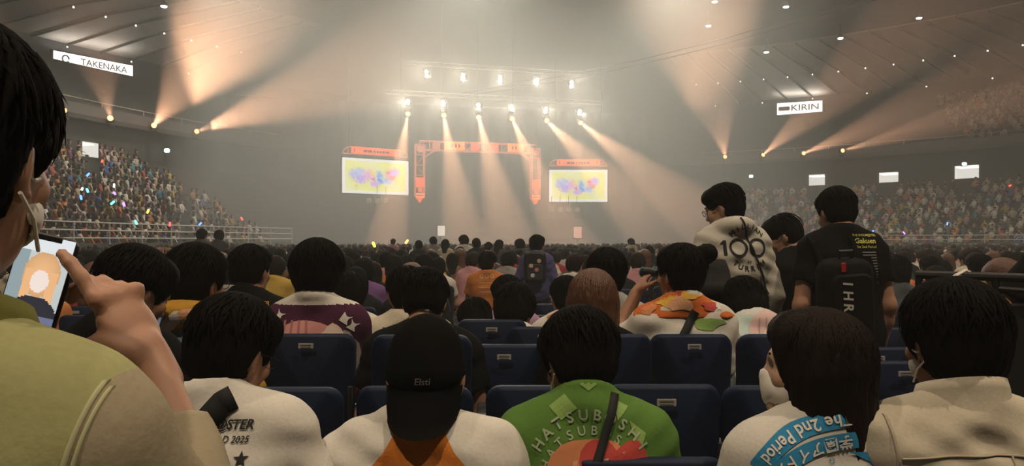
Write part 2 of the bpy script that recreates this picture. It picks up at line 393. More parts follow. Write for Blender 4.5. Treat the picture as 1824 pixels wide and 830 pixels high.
# screens
m_screen = attr_mat('screen_image', 'Col', 0.4, 1.2)
def screen(px, w_, z, wd, ht, yaw, label, hl):
    p = sp(w_, z); o = empty('video_screen', p, yaw); tag(o, label, 'screen', 'video screens beside the portal')
    MB().box((0, 0.12, 0), (wd + 0.12, 0.2, ht + 0.12)).build('cabinet', m_black, o)
    nx, ny = 96, 54; V, F, C = [], [], []
    rr = np.random.default_rng(3)
    bl = [(0.20, 0.55, .13, .20, (0.45, 0.52, 1.0)), (0.28, 0.45, .13, .20, (0.52, 0.38, 0.95)), (0.27, 0.62, .10, .15, (0.50, 0.66, 1.0)), (0.40, 0.55, .11, .18, (1.0, 0.42, 0.82)), (0.44, 0.60, .06, .09, (1.0, 0.80, 0.15)), (0.48, 0.30, .10, .13, (0.75, 0.42, 1.0)),
          (0.55, 0.50, .06, .20, (0.10, 0.45, 1.0)), (0.57, 0.38, .05, .10, (0.02, 0.25, 0.95)), (0.46, 0.42, .04, .06, (0.85, 0.08, 0.45)), (0.68, 0.40, .10, .14, (0.45, 0.62, 1.0)), (0.72, 0.58, .11, .17, (1.0, 0.40, 0.58)), (0.78, 0.64, .09, .17, (0.62, 0.42, 1.0)), (0.69, 0.63, .04, .06, (1.0, 0.10, 0.30)), (0.74, 0.48, .08, .10, (1.0, 0.32, 0.30))]
    g = rr.random((ny, nx))
    for j in range(ny + 1):
        for i in range(nx + 1): V.append((-wd / 2 + wd * i / nx, -0.002, -ht / 2 + ht * j / ny))
    for j in range(ny):
        for i in range(nx):
            F.append((j * (nx + 1) + i, j * (nx + 1) + i + 1, (j + 1) * (nx + 1) + i + 1, (j + 1) * (nx + 1) + i))
            x, y = (i + .5) / nx, (j + .5) / ny
            e = min(x, 1 - x, (y) * .56, (1 - y) * .56)
            c = np.array((0.98, 0.98, 0.28)) if e > 0.045 else np.array((1, 1, 0.95))
            if e > 0.045: c = c + (0.18 * max(0, math.sin(x * 9 + y * 5)) * np.array((0, 0, 1)))
            for (bx, by, rx, ry, bc) in bl:
                q = ((x - bx) / rx) ** 2 + ((y - by) / ry) ** 2
                wgt = max(0, 1 - q ** 0.8 - 0.9 * (g[j, i] - 0.35) * (q > 0.2))
                wgt = min(1, wgt * 1.8); c = c * (1 - wgt) + np.array(bc) * wgt
            if 0.13 < x < 0.24 and 0.12 < y < 0.7 and g[j, i] > 0.86 and abs(x - 0.16 - 0.05 * math.sin(y * 9)) < 0.035: c = c * 0.35
            if (abs(c[2] - c[0]) > .12 and c[2] > .6) and g[j, i] > 0.55: q = rr.random(3) * np.array((.5, .6, .3)) + np.array((.45, .25, .65)); c = c * .55 + q * .45
            if g[j, i] > 0.95 and 0.2 < x < 0.8 and 0.2 < y < 0.75: c = c * np.array((0.6, 0.35, 0.75))
            C.append(np.clip(c, 0, 1))
    me = mesh_from(V, F, 'picture'); set_face_colors(me, C); link('picture', me, m_screen, o)
    # header sign over the screen
    h = empty('header_sign', p + Vector((0, 0, ht / 2 + 0.52)), yaw); tag(h, hl, 'sign', 'red header signs over the screens')
    L_ = wd * 0.98; H = 0.5
    MB().rbox((0, 0, 0), (L_ * 0.76, 0.14, H), 0.16).build('board', m_red, h)
    for s_ in (-1, 1):
        mb = MB(); mb.tube([(s_ * L_ * 0.36, 0, H / 2), (s_ * L_ * 0.44, 0, H * 0.28), (s_ * L_ * 0.49, 0, -H * 0.1), (s_ * L_ * 0.5, 0, -H / 2)], 0.035, 5)
        mb.bar((s_ * L_ * 0.36, 0, -H / 2), (s_ * L_ * 0.5, 0, -H / 2), 0.035, 5); mb.bar((s_ * L_ * 0.42, 0, -H / 2), (s_ * L_ * 0.42, 0, H * 0.3), 0.025, 5); mb.build('end_arch', m_truss_glow, h)
    mb = MB()
    for q, ww in ((-.17, .075), (-.10, .075), (-.03, .03), (0.015, .03), (.06, .045), (.11, .045), (.17, .07)): mb.box((q * L_, -0.09, -0.02), (ww * L_ * 0.8, 0.03, H * 0.32))
    for s_ in (-1, 1): mb.box((s_ * L_ * 0.33, -0.09, 0), (0.06, 0.03, H * 0.55))
    mb.build('lettering', mat('sign_mark', (0.18, 0.04, 0.03), 0.7), h)
    for s_ in (-1, 1): MB().bar((s_ * L_ * 0.4, 0.1, 0.2), (s_ * L_ * 0.4, 0.1, 7.5), 0.012, 4).build('hanging_cable', m_black, h)
    lamp = MB(); 
    return o
screen(670, -7.18, 5.83, 4.85, 2.38, R(33), 'bright yellow video screen with colourful splashes, left of the red portal', 'long red header sign above the left video screen')
screen(1030, 7.56, 5.49, 4.3, 2.37, R(0), 'bright yellow video screen with colourful splashes, right of the red portal', 'long red header sign above the right video screen')
# small boards standing on the stage front
def board(px, py, wpx, hpx, d, col, es, label):
    p = at(px, py, d); o = empty('stage_monitor', Vector((p.x, p.y, 1.1)), YAW); tag(o, label, 'monitor')
    w_, h_ = wpx / FPX * d, hpx / FPX * d; zc = p.z - 1.1
    MB().box((0, 0.05, zc), (w_ + .1, 0.08, h_ + .1)).build('case', m_black, o); MB().box((0, -0.0, zc), (w_, 0.03, h_)).build('panel', glow('lit_' + label[:9], col, es), o)
    MB().bar((0, 0.05, 0), (0, 0.05, zc), 0.05).build('stand', m_black, o)
board(786, 411, 13, 18, 50, (1.0, 0.88, 0.7), 1.0, 'small warm white lit panel standing low under the portal')
board(1029, 414, 15, 20, 50, (1.0, 0.5, 0.38), 0.7, 'small pinkish lit panel standing low below the right screen')
# equipment under the screens
m_grey = mat('case_grey', (0.30, 0.29, 0.27), 0.6, 0.2, 4)
for (px, py, d, n) in ((672, 358, 50, 3), (1005, 374, 53, 4)):
    for i in range(n):
        p = at(px + (i - (n - 1) / 2) * 15, py, d); o = empty('spotlight_bracket', p, YAW)
        tag(o, 'small grey hanging lamp unit, %s of %s in the row under the %s screen' % (('first', 'second', 'third', 'fourth')[i], ('three', 'four')[n - 3], 'left' if px < 900 else 'right'), 'lamp', 'small lamp units below the screens')
        MB().rbox((0, 0, 0), (0.34, 0.3, 0.36), 0.08).build('head', m_grey, o); MB().tube([(-0.25, 0, 0), (-0.25, 0, 0.35), (0.25, 0, 0.35), (0.25, 0, 0)], 0.03, 4).build('yoke', m_grey, o)
        MB().bar((0, 0, 0.35), (0, 0, 1.0), 0.02, 4).build('hanger', m_black, o)

# ------------------------------------------------------------------ stage lamps and beams
ORG = (1.0, 0.50, 0.28)
def truss_bar(a, b, label):
    o = empty('lighting_truss', a); tag(o, label, 'truss'); d = Vector(b) - Vector(a); up = Vector((0, 0, 0.3)); n = int(d.length / 0.6)
    for k, off in enumerate((Vector((0, 0, 0)), Vector((0, 0.3, 0)), Vector((0, 0.15, 0.28)))): MB().bar(off, off + d, 0.025, 5).build('chord', m_grey, o)
    mb = MB()
    for i in range(n):
        p, q = d * i / n, d * (i + 1) / n; mb.bar(p, q + Vector((0, 0.15, 0.28)), 0.012, 3); mb.bar(p + Vector((0, 0.15, 0.28)), q + Vector((0, 0.3, 0)), 0.012, 3)
    mb.build('lacing', m_grey, o); return o
upper = [(760, 132), (825, 138), (891, 142), (956, 146), (1018, 150)]
lower = [(727, 184), (790, 187), (852, 191), (911, 194), (972, 198), (1032, 202)]
def col_depth(px, back=0.0):
    k = (px - CX) / FPX; S = STG + AX * back; w_ = (k * S.y - S.x) / (RT.x - k * RT.y); return (S + RT * w_).y
m_blind = glow('blinder_lens', (1.0, 0.88, 0.68), 55.0)
m_beamlens = glow('beam_lens', (1.0, 0.36, 0.12), 7.0)
ORD = ('first', 'second', 'third', 'fourth', 'fifth', 'sixth')
def blinder(p, i, row, tgt):
    o = empty('stage_blinder', p); tag(o, '%s white blinder lamp from the left in the %s row above the stage' % (ORD[i], row), 'lamp', '%s row of blinders' % row)
    q = (Vector(tgt) - Vector(p)).to_track_quat('-Y', 'Z').to_matrix()
    MB().rbox((0, 0.14, 0), (0.42, 0.24, 0.62), 0.06, rot=None).build('housing', m_housing, o)
    for dz in (-0.14, 0.14):
        c = MB().tube([(0, 0.02, dz), (0, -0.04, dz), (0, -0.07, dz)], [0.13, 0.12, 0.04], 10).build('lens', m_blind, o)
    MB().tube([(-0.26, 0.14, 0), (-0.26, 0.14, 0.42), (0.26, 0.14, 0.42), (0.26, 0.14, 0)], 0.02, 4).build('yoke', m_housing, o)
    o.rotation_euler = q.to_euler()
    l = lamp_data('blinder_light', 'SPOT', 1100 * LAMP_W, (1.0, 0.88, 0.70), spot_size=R(150), spot_blend=1.0, shadow_soft_size=0.18)
    lo = bpy.data.objects.new('blinder_light', l); COL.objects.link(lo); lo.location = (0, -0.25, 0); lo.rotation_euler = (R(-90), 0, 0); lo.parent = o
for i, (px, py) in enumerate(upper):
    d = col_depth(px, 1.0); p = at(px, py, d); blinder(p, i, 'upper', (p.x * 1.6, p.y - 10, p.z - 2.6))
for i, (px, py) in enumerate(lower):
    d = col_depth(px, 0.0); p = at(px, py, d); blinder(p, i, 'lower', (p.x * 1.6, p.y - 10, p.z - 2.6))
for row, bk, nm in ((upper, 1.0, 'upper'), (lower, 0.0, 'lower')):
    a = at(row[0][0] - 40, row[0][1] - 16, col_depth(row[0][0] - 40, bk + .4)); b = at(row[-1][0] + 40, row[-1][1] - 16, col_depth(row[-1][0] + 40, bk + .4))
    a.z = b.z = (a.z + b.z) / 2
    truss_bar(a, b, 'thin grey lighting truss carrying the %s row of stage lamps' % nm)
def moving_head(p, tgt, cone, energy, label, group, base_up, blend=0.35, col=ORG):
    o = empty('moving_head_light', p); tag(o, label, 'lamp', group)
    s_ = 1 if base_up else -1
    MB().rbox((0, 0, s_ * 0.42), (0.36, 0.3, 0.16), 0.04, 2).build('base', m_housing, o)
    MB().tube([(-0.22, 0, 0), (-0.22, 0, s_ * 0.34), (0.22, 0, s_ * 0.34), (0.22, 0, 0)], 0.03, 5).build('yoke', m_housing, o)
    d = (Vector(tgt) - Vector(p)).normalized()
    MB().tube([-d * 0.26, -d * 0.2, d * 0.1, d * 0.22], [0.08, 0.15, 0.17, 0.16], 10).build('head', m_housing, o)
    MB().tube([d * 0.225, d * 0.24], [0.15, 0.10], 10).build('lens', m_beamlens, o)
    MB().tube([d * 0.18, d * 0.235], [0.175, 0.172], 10, False).build('lens_ring', m_beamlens, o)
    l = lamp_data('beam', 'SPOT', energy * BEAM_W, col, spot_size=R(cone), spot_blend=blend, shadow_soft_size=0.10)
    lo = bpy.data.objects.new('beam', l); COL.objects.link(lo); lo.parent = o; lo.location = d * 0.30; lo.rotation_euler = d.to_track_quat('-Z', 'Y').to_euler()
    return o
ends = [(690, 430, 44), (835, 470, 42), (925, 500, 40), (1050, 520, 40), (1190, 430, 40), (1330, 450, 40)]
for i, ((px, py), (ex, ey, ed)) in enumerate(zip(lower, ends)):
    d = col_depth(px); moving_head(at(px, py + 15, d), at(ex, ey, ed), 15, 42000, '%s orange beam lamp from the left under the lower row, pointing down' % ORD[i], 'orange beams over the stage', True)
bl_ = [((115, 198), (20, 120), 34, 16, 30000), ((197, 213), (178, 120), 40, 22, 30000), ((273, 225), (440, 0), 34, 22, 105000), ((348, 235), (660, 120), 40, 18, 60000)]
br_ = [((1292, 281), (1250, 60), 52, 24, 85000), ((1357, 278), (1450, 195), 62, 26, 90000), ((1429, 274), (1640, 190), 54, 18, 120000), ((1498, 269), (1800, 185), 50, 14, 110000)]
for side, lst in (('left', bl_), ('right', br_)):
    for i, ((px, py), (ex, ey), ed, cone, en) in enumerate(lst):
        t, d = ov_t(px, 59.7, 41.7); p = at(px, py, d)
        moving_head(p, at(ex, ey, ed), cone, en, '%s orange beam lamp from the left on the %s balcony edge, pointing up' % (ORD[i], side), '%s balcony beam lamps' % side, False, 0.5)

# ------------------------------------------------------------------ lit advertising signs and small green lamps
def text_mesh(body, size=1.0, bold=0.0, shear=0.0, align='CENTER', space=1.0, res=3):
    c = bpy.data.curves.new('txt', 'FONT'); c.body = body; c.size = size; c.offset = bold * size; c.shear = shear; c.align_x = align; c.align_y = 'CENTER'; c.space_character = space; c.resolution_u = res
    o = bpy.data.objects.new('txt', c); COL.objects.link(o); dg = bpy.context.evaluated_depsgraph_get()
    me = bpy.data.meshes.new_from_object(o.evaluated_get(dg)); bpy.data.objects.remove(o); bpy.data.curves.remove(c)
    return me
m_signface = glow('sign_face', (1.0, 0.98, 0.93), 2.2)
def ad_sign(px, py, wpx, hpx, txt, tcol, label, drop, mark):
    t, d = ov_t(px, 73.5, 55.5); p = at(px, py, d); nrm = -(ov(80, 62, t) - ov(70, 52, t)); nrm.z = 0
    yaw = math.atan2(nrm.y, nrm.x) + R(90)
    o = empty('lit_sign', p, yaw); tag(o, label, 'sign')
    w_ = wpx / FPX * d / max(0.5, abs(math.cos(yaw))); h_ = hpx / FPX * d
    MB().box((0, 0.25, 0), (w_ + .2, 0.4, h_ + .2)).build('case', m_housing, o); MB().box((0, 0.03, 0), (w_, 0.06, h_)).build('face', m_signface, o)
    tm = text_mesh(txt, h_ * 0.72, 0.01); tm.transform(Matrix.Rotation(R(90), 4, 'X')); b = [v.co.x for v in tm.vertices]; s_ = w_ * 0.6 / (max(b) - min(b)); tm.transform(Matrix.Diagonal((s_, 1, min(1, s_ * 1.3), 1)))
    q = link('lettering', tm, mat('sign_text', tcol, 0.6), o); q.location = (w_ * 0.12, -0.02, 0)
    if mark == 'ring': MB().tube([(-w_ * 0.36 + 0.24 * h_ * math.cos(a * R(30)), -0.02, 0.28 * h_ * math.sin(a * R(30))) for a in range(12)], 0.07, 4).build('emblem', mat('sign_text', tcol, 0.6), o)
    else: MB().rbox((-w_ * 0.34, -0.02, 0), (h_ * 0.9, 0.03, h_ * 0.34), h_ * 0.1).build('emblem', mat('sign_red', (0.85, 0.62, 0.56), 0.6), o)
    a = lamp_data('sign_glow', 'AREA', 120, (1, 0.97, 0.9), shape='RECTANGLE', size=w_, size_y=0.3)
    lo = bpy.data.objects.new('sign_glow', a); COL.objects.link(lo); lo.parent = o; lo.location = (0, 0.2, h_ / 2 + 0.15); lo.rotation_euler = (R(180), 0, 0)
ad_sign(169, 115, 78, 22, 'TAKENAKA', (0.62, 0.62, 0.60), 'lit white advertising sign with grey lettering above the left stands', 0, 'ring')
ad_sign(1424, 192, 70, 21, 'KIRIN', (0.72, 0.70, 0.66), 'lit white advertising sign with a small red emblem, right of the stage', 0, 'box')
m_green = glow('green_lamp', (0.5, 1.0, 0.8), 9.0); m_wlamp = glow('white_lamp', (1, 1, 0.95), 9.0)
for (px, py, mm, a, lb) in ((297, 268, m_green, 60.2, 'small pale green exit lamp on the dark wall above the left crowd'), (1338, 314, m_green, 60.2, 'small pale green exit lamp on the wall left of the lit doorways'), (1718, 292, m_green, 60.2, 'small green exit lamp just above the rightmost lit doorway'), (1511, 234, m_wlamp, 66, 'small round white lamp on the upper stand above the orange beams')):
    t, d = ov_t(px, a, a - 18); p = at(px, py, d); o = empty('exit_lamp', p); tag(o, lb, 'lamp')
    MB().rbox((0, 0.1, 0), (0.5, 0.1, 0.36), 0.08).build('case', m_housing, o); MB().rbox((0, 0.02, 0), (0.36, 0.08, 0.26), 0.1).build('lens', mm, o)

# thin cables strung across the hall
for i, (dz, lb) in enumerate(((0, 'thin dark cable strung across the hall above the stage, lower of two'), (.35, 'thin dark cable strung across the hall above the stage, upper of two'))):
    a, b = at(820, 172, 62), at(1580, -6, 44); o = empty('cable', a); tag(o, lb, 'cable'); V = [(b - a) * (j / 16) + Vector((0, 0, dz - 1.2 * math.sin(math.pi * j / 16) * .6)) for j in range(17)]; MB().tube(V, .035, 5).build('wire', m_black, o)
# ------------------------------------------------------------------ people: smooth blended volumes turned into one skin each
V3 = lambda *a: np.array(a, np.float64)
def rot3(yaw=0, pitch=0, roll=0):                    # yaw left(+), pitch down(+), roll
    return np.array((Matrix.Rotation(yaw, 3, 'Z') @ Matrix.Rotation(-pitch, 3, 'X') @ Matrix.Rotation(roll, 3, 'Y')))
class Field:
    def __init__(s, lo, hi, h):
        s.h = h; s.lo = np.array(lo, float) - 3 * h; n = np.ceil((np.array(hi, float) + 3 * h - s.lo) / h).astype(int) + 1; s.n = n
        s.a = np.full(n, 9.0, np.float32)
    def sub(s, lo, hi):
        i0 = np.clip(((np.array(lo) - s.lo) / s.h).astype(int), 0, s.n - 1); i1 = np.clip(np.ceil((np.array(hi) - s.lo) / s.h).astype(int) + 1, 0, s.n)
        if np.any(i1 <= i0): return None
        g = [(s.lo[k] + s.h * np.arange(i0[k], i1[k])).astype(np.float32) for k in range(3)]
        return tuple(slice(i0[k], i1[k]) for k in range(3)), g[0][:, None, None], g[1][None, :, None], g[2][None, None, :]
    def mix(s, sl, d, k):
        o = s.a[sl]
        if k > 0:
            h = np.maximum(k - np.abs(o - d), 0) / k; s.a[sl] = np.minimum(o, d) - h * h * k * 0.25
        else: s.a[sl] = np.minimum(o, d)
    @staticmethod
    def d_rcone(x, y, z, a, b, ra, rb):
        ab = b - a; L2 = max(float(ab @ ab), 1e-9)
        t = np.clip(((x - a[0]) * ab[0] + (y - a[1]) * ab[1] + (z - a[2]) * ab[2]) / L2, 0, 1)
        return np.sqrt((x - a[0] - ab[0] * t) ** 2 + (y - a[1] - ab[1] * t) ** 2 + (z - a[2] - ab[2] * t) ** 2) - (ra + (rb - ra) * t)
    @staticmethod
    def d_ell(x, y, z, c, r, Q=None):
        dx, dy, dz = x - c[0], y - c[1], z - c[2]
        if Q is not None: dx, dy, dz = (Q[0, 0] * dx + Q[1, 0] * dy + Q[2, 0] * dz, Q[0, 1] * dx + Q[1, 1] * dy + Q[2, 1] * dz, Q[0, 2] * dx + Q[1, 2] * dy + Q[2, 2] * dz)
        k0 = np.sqrt((dx / r[0]) ** 2 + (dy / r[1]) ** 2 + (dz / r[2]) ** 2); k1 = np.sqrt((dx / r[0] ** 2) ** 2 + (dy / r[1] ** 2) ** 2 + (dz / r[2] ** 2) ** 2)
        return np.where(k1 > 1e-6, k0 * (k0 - 1) / np.maximum(k1, 1e-6), -min(r))
    def prim(s, p, k=0.03, grow=0.0, neg=False):
        m = k + 4 * s.h + max(grow, 0)
        if p[0] == 'c':
            _, a, b, ra, rb = p; ra, rb = ra + grow, rb + grow; r = max(ra, rb); q = s.sub(np.minimum(a, b) - r - m, np.maximum(a, b) + r + m)
        else:
            _, c, r3, Q = p; r3 = np.array(r3) + grow; r = max(r3); q = s.sub(c - r - m, c + r + m)
        if q is None: return
        sl, x, y, z = q
        d = s.d_rcone(x, y, z, a, b, ra, rb) if p[0] == 'c' else s.d_ell(x, y, z, c, r3, Q)
        d = d.astype(np.float32)
        if neg:
            o = s.a[sl]
            if k > 0: h = np.maximum(k - np.abs(o + d), 0) / k; s.a[sl] = np.maximum(o, -d) + h * h * k * 0.25
            else: s.a[sl] = np.maximum(o, -d)
        else: s.mix(sl, d, k)
    def cut(s, p, nrm, lo=None, hi=None):            # remove what lies on the +nrm side of the plane, inside a box
        q = s.sub(lo if lo is not None else s.lo, hi if hi is not None else s.lo + s.n * s.h)
        if q is None: return
        sl, x, y, z = q; d = ((x - p[0]) * nrm[0] + (y - p[1]) * nrm[1] + (z - p[2]) * nrm[2]).astype(np.float32)
        s.a[sl] = np.maximum(s.a[sl], d)
    def ripple(s, fn):
        q = s.sub(s.lo, s.lo + s.n * s.h); sl, x, y, z = q; s.a[sl] = s.a[sl] + fn(x, y, z).astype(np.float32)
    def mesh(s, name, adapt=0.0):
        g = openvdb.FloatGrid(3 * s.h); g.copyFromArray(np.ascontiguousarray(np.clip(s.a, -3 * s.h, 3 * s.h)))
        p, t, q = g.convertToPolygons(isovalue=0.0, adaptivity=adapt)
        p = p * s.h + s.lo; me = bpy.data.meshes.new(name); n3, n4 = len(t), len(q)
        me.vertices.add(len(p)); me.vertices.foreach_set('co', p.astype(np.float32).ravel())
        lv = np.concatenate([np.asarray(t)[:, ::-1].ravel(), np.asarray(q)[:, ::-1].ravel()]).astype(np.int32)
        me.loops.add(len(lv)); me.loops.foreach_set('vertex_index', lv); me.polygons.add(n3 + n4)
        st = np.concatenate([np.arange(n3) * 3, n3 * 3 + np.arange(n4) * 4]).astype(np.int32); me.polygons.foreach_set('loop_start', st)
        me.update(calc_edges=True); me.validate(); me.shade_smooth(); return me
def C(a, b, ra, rb=None): return ('c', np.array(a, float), np.array(b, float), ra, ra if rb is None else rb)
def E(c, r, Q=None): return ('e', np.array(c, float), np.array(r, float), Q)
def xf(prims, Rm, T):
    out = []
    for p in prims:
        if p[0] == 'c': out.append(('c', Rm @ p[1] + T, Rm @ p[2] + T, p[3], p[4]))
        else: out.append(('e', Rm @ p[1] + T, p[2], Rm if p[3] is None else Rm @ p[3]))
    return out
def bounds(prims, g=0.0):
    lo, hi = [], []
    for p in prims:
        if p[0] == 'c': r = max(p[3], p[4]) + g; lo.append(np.minimum(p[1], p[2]) - r); hi.append(np.maximum(p[1], p[2]) + r)
        else: r = max(p[2]) + g; lo.append(p[1] - r); hi.append(p[1] + r)
    return np.min(lo, 0), np.max(hi, 0)

def hand_prims(wrist, d, n, curl=0.5, spread=0.012, side_sign=1, grip=None):
    """wrist point, d along the palm, n the palm's inner side; thumb on side_sign*(d x n)."""
    d = d / np.linalg.norm(d); n = n - d * (n @ d); n = n / np.linalg.norm(n); s = np.cross(d, n) * side_sign
    Q = np.stack([s, d, n], 1); P = [E(wrist + d * 0.048, (0.040, 0.052, 0.017), Q), C(wrist - d * 0.02, wrist + d * 0.02, 0.027, 0.025)]
    for k, (o, L) in enumerate(((0.030, 0.072), (0.010, 0.082), (-0.010, 0.076), (-0.029, 0.058))):
        b = wrist + d * (0.090 - 0.003 * abs(k - 1)) + s * o; ang = 0.0; q = b; c_ = curl if not isinstance(curl, (list, tuple)) else curl[k]
        for j, fr in enumerate((0.45, 0.32, 0.23)):
            ang += c_ * (0.8, 1.0, 0.8)[j]; dir_ = d * math.cos(ang) + n * math.sin(ang) + s * (spread * (1.5 - k))
            e = q + dir_ * L * fr; P.append(C(q, e, 0.0092 - 0.0006 * j, 0.0088 - 0.0008 * j)); q = e
    b = wrist + d * 0.030 + s * 0.034 + n * 0.004; m_ = b + (s * 0.55 + d * 0.75 + n * 0.35) * 0.038; e = m_ + (s * 0.15 + d * 0.85 + n * 0.45) * 0.032
    P += [C(wrist + d * 0.02 + s * 0.018, b, 0.017, 0.014), C(b, m_, 0.0125, 0.0105), C(m_, e, 0.0105, 0.0085)]
    return P

class Skel: pass
def skeleton(stand=False, hip=0.52, lean=0.0, side=0.0, twist=0.0, sw=0.162, bulk=1.0, head=(0, 0, 0), neck_f=0.02, arms=None, wide=1.0, tall=1.0, neck_l=0.034):
    k = Skel(); k.stand = stand; T = V3(0, 0, hip); k.hip = hip; k.tall = tall
    Rt = rot3(twist, lean, side); k.Rt = Rt; k.T = T
    b = bulk; w = wide
    tor = [E((0, -.01, .03), (.165 * b * w, .125 * b, .14)), E((0, 0, .18 * tall), (.142 * b * w, .105 * b, .19)), E((0, .005, .33 * tall), (.160 * w, .115 * b, .19)),
           E((.082, -.035, .375 * tall), (.085, .07, .12)), E((-.082, -.035, .375 * tall), (.085, .07, .12)),
           C((-.122 * w, 0, .458 * tall), (.122 * w, 0, .458 * tall), .064), C((0, -.018, .55 * tall), (.122 * w, -.005, .478 * tall), .050, .056), C((0, -.018, .55 * tall), (-.122 * w, -.005, .478 * tall), .050, .056)]
    k.tor = xf(tor, Rt, T); k.nb = Rt @ V3(0, -.012, .545 * tall) + T
    k.sh = [Rt @ V3(-sw, 0, .455 * tall) + T, Rt @ V3(sw, 0, .455 * tall) + T]
    Rh = rot3(*head); k.Rh = Rh; k.hc = k.nb + V3(0, neck_f, neck_l) + Rh @ V3(0, 0.018, 0.085)
    z0 = 0.0 if not stand else 0.0
    if arms is None: arms = {}
    k.arm = []
    for i, s in enumerate((-1, 1)):
        key = 'LR'[i]
        if key in arms: el, wr, hd, pn = [np.array(q, float) for q in arms[key]]
        elif stand: el, wr, hd, pn = V3(s * .225, -.03, hip + .17), V3(s * .23, .06, hip - .07), V3(0, .12, -1), V3(-s, 0, 0)
        else: el, wr, hd, pn = V3(s * .225, .05, hip + .20), V3(s * .11, .27, hip + .14), V3(-s * .5, .8, -.1), V3(0, .1, -1)
        k.arm.append((k.sh[i], el, wr, hd, pn))
    k.legs = []
    for s in (-1, 1):
        if stand: k.legs.append((V3(s * .085, 0, hip - .03), V3(s * .10, .03, .50), V3(s * .10, -.02, .085), V3(s * .12, .16, .045)))
        else: k.legs.append((V3(s * .085, .02, hip - .02), V3(s * .14, .42, max(.50, hip - .02)), V3(s * .12, .40, .085), V3(s * .13, .58, .045)))
    return k
def head_prims(k):
    P = [E((0, -.012, .03), (.076, .094, .090)), E((0, .022, -.015), (.066, .074, .092)), E((0, .040, -.070), (.050, .048, .050)), E((0, .074, -.098), (.022, .020, .020)),
         C((-.03, .078, .012), (.03, .078, .012), .017), C((0, .090, .0), (0, .108, -.034), .008, .0125), E((.013, .097, -.037), (.009, .010, .008)), E((-.013, .097, -.037), (.009, .010, .008)),
         E((0, .086, -.062), (.023, .013, .007)), E((0, .085, -.072), (.019, .013, .008)), E((.043, .062, -.028), (.026, .024, .026)), E((-.043, .062, -.028), (.026, .024, .026))]
    ears = []
    for s in (-1, 1):
        Q = rot3(s * 0.45, 0, s * 0.12)
        ears += [E((s * .078, -.010, -.012), (.010, .021, .033), Q), C((s * .072, -.004, -.036), (s * .076, -.004, -.040), .009, .009)]
    return xf(P, k.Rh, k.hc), xf(ears, k.Rh, k.hc)
def neck_prims(k): return [C(k.nb - k.Rt @ V3(0, 0, .06), k.hc + k.Rh @ V3(0, -.022, -.055), .062, .053)]
def build_body(k, h=0.009, hands=True, hand_over=None, name='body', adapt=0.0, legs=True):
    hp, ears = head_prims(k); arm = []; hnd = []
    for i, (sh, el, wr, hd, pn) in enumerate(k.arm):
        arm += [C(sh, el, .050, .041), C(el, el + (wr - el) * .35, .042, .041), C(el + (wr - el) * .35, wr, .041, .027)]
        if hands: hnd += (hand_over[i] if hand_over and hand_over.get(i) else hand_prims(wr, hd, pn, 0.45, 0.012, -1 if i else 1))
    leg = []
    if legs:
        for (a, b, c, e) in k.legs: leg += [C(a, b, .088, .058), C(b, b + (c - b) * .3, .056, .056), C(b + (c - b) * .3, c, .056, .036), C(c - V3(0, .03, .03), e, .036, .030)]
    allp = hp + ears + arm + hnd + leg + k.tor + neck_prims(k); lo, hi = bounds(allp); f = Field(lo, hi, h)
    for p in k.tor: f.prim(p, .05)
    for p in leg: f.prim(p, .03)
    for p in neck_prims(k): f.prim(p, .03)
    for p in arm: f.prim(p, .025)
    for p in hp[:5]: f.prim(p, .03)
    for p in hp[5:]: f.prim(p, .012)
    for s in (-1, 1):
        for p in xf([E((s * .033, .097, .0), (.020, .014, .012))], k.Rh, k.hc): f.prim(p, .012, neg=True)
    for p in ears: f.prim(p, .006)
    for p in hnd: f.prim(p, .006)
    return f.mesh(name, adapt)
def folds(seed, amp):
    r = np.random.default_rng(seed); W = []
    for i in range(7):
        kz = r.uniform(25, 90); kx = r.uniform(-45, 45); W.append((kx, r.uniform(-14, 14), kz, r.uniform(0, 6.28), r.uniform(.4, 1.0), r.uniform(3, 9), r.uniform(0, 6.28)))
    def fn(x, y, z):
        o = 0
        for (kx, ky, kz, ph, am, kw, ph2) in W:
            o = o + am * np.sin(kx * x + ky * y + kz * z + ph + 1.6 * np.sin(kw * x * 1.7 + kw * z + ph2)) * (0.5 + 0.5 * np.sin(kw * z * 1.3 - kw * x + ph))
        return amp * o / 1.9
    return fn
